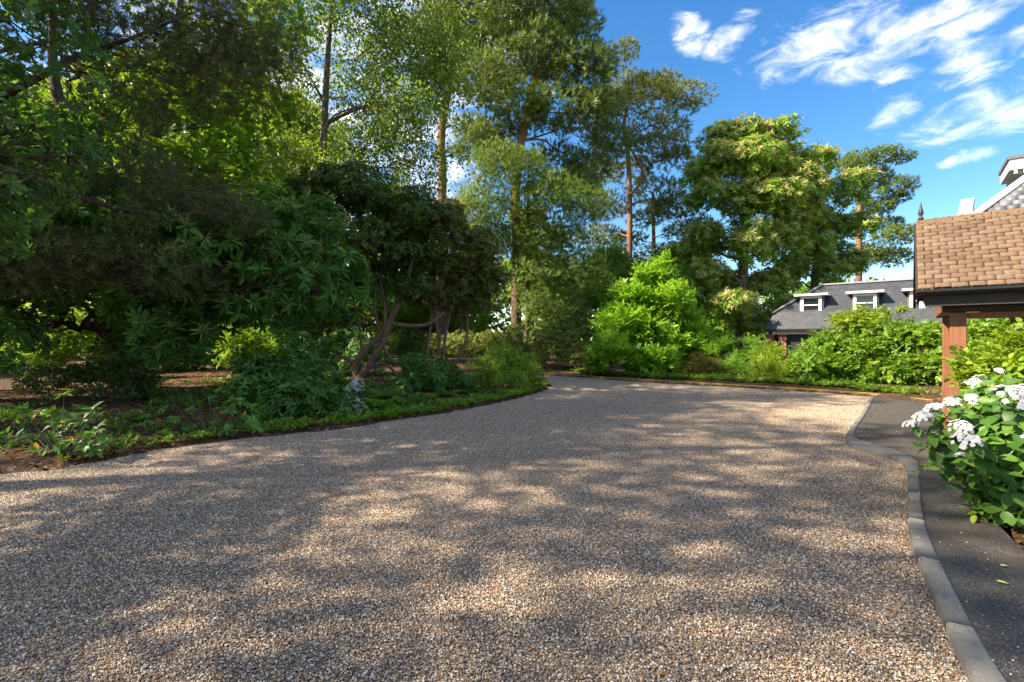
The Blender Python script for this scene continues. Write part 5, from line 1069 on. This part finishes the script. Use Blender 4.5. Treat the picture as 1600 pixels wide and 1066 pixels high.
def hydrangea():
    b = (4.35, 3.95); bz = .06; t = thing('hydrangea', 'white mophead hydrangea leaning over the asphalt path', 'hydrangea', (b[0], b[1], bz)); off = Vector(t.location)
    lm = [SHR['leaf_mesh']('leaf', 'hydrangea', .62, tt, k) for tt in (.1, .35, .6, .9) for k in range(3)]
    heads = [(1424, 664, 4.0, .062), (1440, 652, 3.95, .07), (1462, 640, 3.95, .075), (1488, 630, 4.05, .06), (1520, 625, 4.1, .06), (1505, 670, 3.55, .07), (1514, 690, 3.5, .085), (1585, 622, 3.5, .11), (1610, 618, 3.5, .1), (1532, 598, 4.2, .07), (1517, 602, 4.3, .055), (1553, 618, 4.1, .055), (1500, 712, 3.6, .04), (1562, 580, 4.3, .04), (1620, 680, 3.4, .09)]
    wood = []; tips = []
    for (px, py, Y, r) in heads: tips.append((np.array(at(px, py, Y)), r))
    extra = [(1425, 690, 3.95), (1450, 680, 3.9), (1470, 668, 3.9), (1480, 690, 3.8), (1500, 640, 3.9), (1530, 650, 3.7), (1560, 630, 3.7), (1540, 680, 3.6), (1570, 690, 3.5), (1590, 660, 3.4), (1590, 720, 3.45), (1560, 730, 3.6), (1530, 720, 3.65), (1510, 740, 3.8), (1480, 730, 3.95), (1465, 735, 4.1), (1500, 765, 3.9),
             (1540, 765, 3.75), (1580, 770, 3.55), (1560, 800, 3.65), (1590, 815, 3.5), (1545, 790, 3.8), (1525, 790, 3.95), (1600, 590, 3.8), (1570, 600, 3.9), (1490, 650, 4.1), (1520, 690, 3.8), (1550, 705, 3.7), (1480, 705, 3.9), (1600, 745, 3.4), (1620, 640, 3.3), (1620, 780, 3.4)]
    cnt = 0
    def place(p, d, n_, s):
        nonlocal cnt
        if cnt >= 298: return
        d = nrm(np.array(d)); sv = nrm(np.cross(n_, d)); n2 = np.cross(d, sv)
        o = bpy.data.objects.new('leaf', random.choice(lm)); link(o, t)
        o.matrix_local = Matrix.Translation(Vector(p) - off) @ Matrix((Vector(d) * s, Vector(sv) * s, Vector(n2) * s)).transposed().to_4x4(); cnt += 1
    for e, r in [(q, r) for q, r in tips] + [(np.array(at(*q)), 0) for q in extra]:
        bb = np.array((b[0] + random.gauss(0, .15), b[1] + random.gauss(0, .12), bz - .05)); mid = bb * .45 + e * .55 + np.array((0, 0, .12))
        wood.append(smooth_path([(*bb, .009), (*mid, .007), (*e, .004)], .12)); ax = nrm(e - mid)
        for k in range(4 if r else 3):     # opposite pairs stepping down the shoot
            c = e - ax * (.035 + .075 * k) ; ph = random.uniform(0, .6) + k * 1.57; r1 = nrm(np.cross(ax, (0, 0, 1.0))); r2 = np.cross(r1, ax)
            for sg in (1, -1):
                dd = sg * (r1 * math.cos(ph) + r2 * math.sin(ph)) + ax * .35 + np.array((0, 0, -.22 - .05 * k)) + rng.normal(size=3) * .12
                place(c, dd, np.array((0, -.12, 1.0)) + ax * .4 + rng.normal(size=3) * .15, random.uniform(.085, .14))
    # florets: one shared head mesh per size class
    hm = []
    for k in range(4):
        V, Fq, tt = [], [], []
        nfl = 30; lop = np.array((random.uniform(-.25, .25), random.uniform(-.25, .25), 0))
        for i in range(nfl):
            q = (i + .5) / nfl; rr = math.sqrt(q) * random.uniform(.88, 1.14); ph = i * 2.39996 + random.uniform(-.2, .2); h = .42 * (1 - rr * rr) + random.uniform(-.07, .07) - .1 * (rr > .9)
            c = np.array((rr * math.cos(ph), rr * math.sin(ph), h)) + lop * rr; n_ = nrm(np.array((c[0] * .75, c[1] * .75, .75)) + rng.normal(size=3) * .16)
            a = nrm(np.cross(n_, rng.normal(size=3))); b2 = np.cross(n_, a); tv = random.random(); L = random.uniform(.2, .27)
            for q4 in range(4):
                th = q4 * 1.5708; d = a * math.cos(th) + b2 * math.sin(th); s_ = -a * math.sin(th) + b2 * math.cos(th); W = L * .52; m = len(V)
                V += [c, c + d * L * .45 + s_ * W + n_ * .03, c + d * L * .85 + s_ * W * .75 + n_ * .01, c + d * L - n_ * .01, c + d * L * .85 - s_ * W * .75 + n_ * .01, c + d * L * .45 - s_ * W + n_ * .03]; Fq += [(m, m + 1, m + 2, m + 3, m + 4, m + 5)]; tt.append(min(1, max(0, tv + random.uniform(-.2, .2))))
        hm.append(raw_mesh('flower_head', np.array(V), [np.array(Fq)], M['petal'], np.array(tt)))
    for e, r in tips:
        o = bpy.data.objects.new('flower_head', random.choice(hm)); link(o, t); d = nrm(np.array((random.gauss(-.2, .3), random.gauss(-.45, .25), 1.0)))
        o.matrix_local = Matrix.Translation(Vector(e) - off + Vector((0, 0, r * .2))) @ Vector(d).to_track_quat('Z', 'Y').to_matrix().to_4x4() @ Matrix.Scale(r, 4)
    V, Fq = tubes(wood, 5); obj('stems', raw_mesh('stems', V, [Fq], M['stem_green'], smooth=True), t)
    lobes = LB([(1570, 700, 3.9, 60), (1600, 640, 4.0, 60), (1540, 720, 4.0, 45), (1600, 760, 3.8, 60), (1510, 700, 4.2, 35), (1650, 700, 3.9, 90), (1570, 790, 3.9, 35)], jit=.3)
    C, O = lobe_clusters(lobes, 60, .45, .3); ok = C[:, 2] > .08; C, O = C[ok], O[ok]
    Vv, Fi, tt = foliage(C, O, 5, 'whorl', .12, .6, 'l', spread=.1, up=.5, pol=(50, 100), droop=.6); o = obj('inner_leaves', raw_mesh('inner_leaves', Vv, [Fi], M['hydrangea'], tt), t); o['kind'] = 'stuff'
    # lower bright leaves along the path
hydrangea()
shrub('low_shrub', 'low bright green plant under the hydrangea at the path edge', (4.5, 4.35), LB([(1470, 725, 4.5, 24), (1495, 735, 4.4, 26), (1455, 722, 4.7, 14), (1540, 785, 3.95, 26), (1520, 770, 4.1, 22), (1560, 800, 3.8, 20)], asp=.6), 'lime', 'stem_green', nst=6, r=.008, dens=110, n=6, mode='spray', L=.06, wl=.6, kind='l', spread=.09, up=.4, droop=.3)

def fern(label, px, py, Y, n=11, Lf=.5, mat='fern'):
    v = at(px, py, Y); z = gz(v.x, v.y); t = thing('fern', label, 'fern', (v.x, v.y, z)); off = Vector(t.location)
    fm = []
    for k in range(2):
        m = 20; s = (np.arange(m) + 1) / m; P, D, N, L = [], [], [], []
        for sg in (1, -1):
            for q in s:
                x = .95 * q; zc = .75 * q - .62 * q * q * (1.1 if k else 1); P.append((x * .85, 0, zc)); D.append((.35, sg, -.1)); N.append((0, 0, 1)); L.append(.30 * math.sin(math.pi * (.12 + .86 * q)) + .02)
        L = np.array(L); V, Fi, nf = leaves(np.array(P), nrm(np.array(D, float)), np.array(N, float), L, L * .32, 'r'); fm.append(raw_mesh('frond', V, [Fi], M[mat], np.repeat(rng.random(len(P)) * .5 + .25 * k, nf)))
    for q in range(n):
        o = bpy.data.objects.new('frond', fm[q % 2]); link(o, t); a = q * 6.283 / n + random.uniform(-.25, .25); s = Lf * random.uniform(.75, 1.2)
        o.matrix_local = Matrix.Rotation(a, 4, 'Z') @ Matrix.Rotation(-random.uniform(-.1, .45), 4, 'Y') @ Matrix.Scale(s, 4)
    return t
for a in [('fern beside the hosta at the gravel edge', 592, 648, 9.4, 12, .48), ('bright fern in the middle of the island bed edge', 632, 640, 10.3, 12, .45), ('fern right of the bright fern on the island bed', 668, 632, 11.0, 11, .45), ('fern below the dark bushy shrub', 700, 630, 11.6, 11, .42),
          ('fern in front of the leafy shrub at the island tip', 735, 622, 12.5, 11, .42), ('shaded fern behind the hosta', 600, 622, 10.6, 12, .5), ('dim fern between the two azaleas', 215, 670, 7.8, 9, .3), ('fern at the foot of the dark mound', 405, 672, 8.2, 10, .32), ('fern among the shrubs beside the laurel', 1135, 590, 17.6, 10, .6)]: fern(*a)
def hosta():
    v = at(553, 655, 9.0); z = gz(v.x, v.y); t = thing('hosta', 'blue-green hosta with pale bloom at the foot of the dark mound', 'plant', (v.x, v.y, z))
    lm = [SHR['leaf_mesh']('leaf', 'hosta', .8, tt, k) for tt in (.1, .4) for k in range(2)]
    for q in range(26):
        a = q * 2.4; pol = .35 + .9 * (q / 26); o = bpy.data.objects.new('leaf', random.choice(lm)); link(o, t); s = random.uniform(.14, .22)
        o.matrix_local = Matrix.Translation((math.cos(a) * .12, math.sin(a) * .12, .30 - .2 * q / 26)) @ Matrix.Rotation(a, 4, 'Z') @ Matrix.Rotation(pol - .6, 4, 'Y') @ Matrix.Scale(s, 4)
    C = rng.normal(size=(60, 3)) * np.array((.06, .06, .10)) + np.array((v.x, v.y, z + .5)); O = nrm(C - np.array((v.x, v.y, z + .35)))
    V, Fi, tt = foliage(C, O, 4, 'whorl', .05, .5, 'l', spread=.02, up=.3); obj('bloom', raw_mesh('bloom', V, [Fi], M['petal'], tt), t)['kind'] = 'stuff'
    V, Fq = tubes([smooth_path([(v.x, v.y, z, .008), (v.x + dx, v.y, z + .25, .006), (v.x + dx * 1.5, v.y + .02, z + .5, .004)], .1) for dx in (-.04, 0, .05)] , 5); obj('stems', raw_mesh('stems', V, [Fq], M['stem_green']), t)
hosta()

# ------------------------------------------------------------------ ground cover, leaf litter, fallen bits
def scatter_on_beds():
    # creeping plants along the gravel edge
    E = bed_edge[(bed_edge[:, 1] > 5.2) & (bed_edge[:, 1] < 18) & (bed_edge[:, 0] > -6)]; n = 3600
    i = rng.integers(0, len(E) - 1, n); p = E[i] + (E[i + 1] - E[i]) * rng.random((n, 1)); dn = E[i + 1] - E[i]; nv = nrm(np.stack([-dn[:, 1], dn[:, 0]], -1))
    w = np.abs(rng.normal(size=n)) * .38 + .02 - .04 * rng.random(n); p = p + nv * w[:, None]; keep = (~inside(paved, p[:, 0], p[:, 1])) & (w < .16 + .42 * vnoise(p[:, 0] * 1.7, p[:, 1] * 1.9, 2.3) + .35 * rng.random(n)) & (rng.random(n) < np.clip((p[:, 1] - 5.6) / 2.6, .08, 1))
    p = p[keep]; z = ground_z(p[:, 0], p[:, 1]); C = np.concatenate([p, (z + .005 + .06 * rng.random(len(p)) ** 2)[:, None]], 1); O = np.tile(np.array((0, 0, 1.0)), (len(C), 1))
    V, Fi, tt = foliage(C, O, 8, 'whorl', .05, .55, 'r', lvar=.45, spread=.03, up=.3, pol=(20, 95)); o = obj('ground_cover', raw_mesh('ground_cover', V, [Fi], M['cover'], tt)); tag(o, 'bright green creeping plants along the edge of the island bed', 'ground cover', kind='stuff')
    # grass and weeds inside the beds
    n = 6500; q = np.stack([rng.uniform(-9, 1, n), rng.uniform(5, 19, n)], -1); q = q[~inside(paved, q[:, 0], q[:, 1])]; k = (vnoise(q[:, 0], q[:, 1], 1.7) > -.1); q = q[k]; z = ground_z(q[:, 0], q[:, 1])
    C = np.concatenate([q, (z + .02)[:, None]], 1); O = np.tile(np.array((0, 0, 1.0)), (len(C), 1))
    V, Fi, tt = foliage(C, O, 6, 'whorl', .075, .35, 'r', lvar=.5, spread=.02, up=.6, pol=(20, 85)); o = obj('weeds', raw_mesh('weeds', V, [Fi], M['azalea'], tt)); tag(o, 'short dark weeds on the shaded soil', 'weeds', kind='stuff')
    # leaf litter
    n = 20000; q = np.concatenate([np.stack([rng.uniform(-13, 2, n), rng.uniform(3, 22, n)], -1), np.stack([rng.uniform(2.3, 6.5, 1500), rng.uniform(1.5, 6.5, 1500)], -1)]); q = q[~inside(paved, q[:, 0], q[:, 1])]; z = ground_z(q[:, 0], q[:, 1]); P = np.concatenate([q, (z + .012)[:, None]], 1); m = len(P)
    a = rng.uniform(0, 6.28, m); D = nrm(np.stack([np.cos(a), np.sin(a), rng.normal(size=m) * .2], -1)); N = nrm(rng.normal(size=(m, 3)) * .35 + np.array((0, 0, 1.0))); L = rng.uniform(.05, .11, m)
    V, Fi, nf = leaves(P, D, N, L, L * .5, 'r'); o = obj('leaf_litter', raw_mesh('leaf_litter', V, [Fi], M['litter'], np.repeat(rng.random(m), nf))); tag(o, 'brown fallen leaves covering the soil', 'leaf litter', kind='stuff')
    # low green plants between the far edging and the hedge
    E = dense([gr(905, 588.5), gr(1000, 595.5), gr(1150, 603.5), gr(1330, 615), gr(1400, 622), gr(1450, 628)], .1); n = 1500; i = rng.integers(0, len(E) - 1, n); p = E[i] + np.stack([rng.normal(size=n) * .1, 0.28 + np.abs(rng.normal(size=n)) * .5], -1); p = p[~inside(paved, p[:, 0], p[:, 1])]
    z = ground_z(p[:, 0], p[:, 1]); C = np.concatenate([p, (z + .01 + .09 * rng.random(len(p)))[:, None]], 1); O = np.tile(np.array((0, 0, 1.0)), (len(C), 1))
    V, Fi, tt = foliage(C, O, 8, 'whorl', .08, .5, 'r', lvar=.4, spread=.04, up=.3, pol=(20, 95)); o = obj('ground_cover', raw_mesh('ground_cover', V, [Fi], M['hedge'], tt)); tag(o, 'low green plants along the far edging under the hedge', 'ground cover', kind='stuff')
    # bits of twig and dead leaf lying on the gravel
    n = 130; q = np.stack([rng.uniform(-6, 6, n), rng.uniform(2.2, 15, n)], -1); q = q[inside(drive_poly, q[:, 0], q[:, 1])]; m = len(q); P = np.concatenate([q, np.full((m, 1), .024)], 1); a = rng.uniform(0, 6.28, m)
    D = np.stack([np.cos(a), np.sin(a), rng.normal(size=m) * .15], -1); N = nrm(rng.normal(size=(m, 3)) * .4 + np.array((0, 0, 1.0))); L = rng.uniform(.02, .06, m); V, Fi, nf = leaves(P, nrm(D), N, L, L * rng.uniform(.15, .6, m), 'r')
    o = obj('leaf_debris', raw_mesh('leaf_debris', V, [Fi], M['litter'], np.repeat(rng.random(m) * .5, nf))); tag(o, 'scattered dead leaf fragments on the gravel', 'debris', kind='stuff')
scatter_on_beds()
def spilled_stones():
    # stones kicked from the gravel on to the kerb and the asphalt
    ico = bmesh.new(); bmesh.ops.create_icosphere(ico, subdivisions=1, radius=1.0); iv = np.array([v.co[:] for v in ico.verts]); ifc = np.array([[v.index for v in f.verts] for f in ico.faces]); ico.free()
    i = rng.integers(0, len(KR) - 1, 520); off = np.abs(rng.normal(size=520)) ** 1.5 * .35 - .1; tn = KR[np.minimum(i + 1, len(KR) - 1)] - KR[i]; nv = nrm(np.stack([-tn[:, 1], tn[:, 0]], -1)); nv = np.where((nv[:, :1] < 0), -nv, nv)
    p = KR[i] + nv * off[:, None] + rng.normal(size=(520, 2)) * .03; p = p[(p[:, 1] > 1.2) & (~inside(drive_poly, p[:, 0], p[:, 1]))]; n = len(p); on_k = dist(KR, p[:, 0], p[:, 1]) ; ink = ~inside(np.vstack([KR, path_r[::-1]]), p[:, 0], p[:, 1])
    r = rng.uniform(.0028, .0065, n); z = np.where(ink, .069, .05) + r * .4; V = np.concatenate([p, z[:, None]], 1)[:, None] + iv[None] * (r[:, None, None] * (1 + .2 * rng.normal(size=(n, 12, 1)))) * np.array((1, .9, .65)); Fi = (ifc[None] + 12 * np.arange(n)[:, None, None]).reshape(-1, 3)
    o = obj('spilled_stones', raw_mesh('spilled_stones', V.reshape(-1, 3), [Fi], M['pebble'], np.repeat(rng.random(n) * .6 + .35, 20))); tag(o, 'stray stones kicked on to the kerb and asphalt', 'stones', kind='stuff')
spilled_stones()
for px, py, a, lab in [(1564, 887, .2, 'pale fallen leaf on the asphalt path, the farther of two'), (1557, 911, -.5, 'pale fallen leaf on the asphalt path, the nearer of two')]:
    x, y = gr(px, py); y *= .965; x *= .965
    me = raw_mesh('fallen_leaf', SHR['leafm'][0][0] * np.array((.055, .026, .03)), [SHR['leafm'][0][1]], M['yellow_leaf'], np.full(12, .5), smooth=True); o = bpy.data.objects.new('fallen_leaf', me); link(o)
    o.location = (x, y, .066); o.rotation_euler = (.05, -.03, a); tag(o, lab, 'leaf', 'fallen leaves on the path')
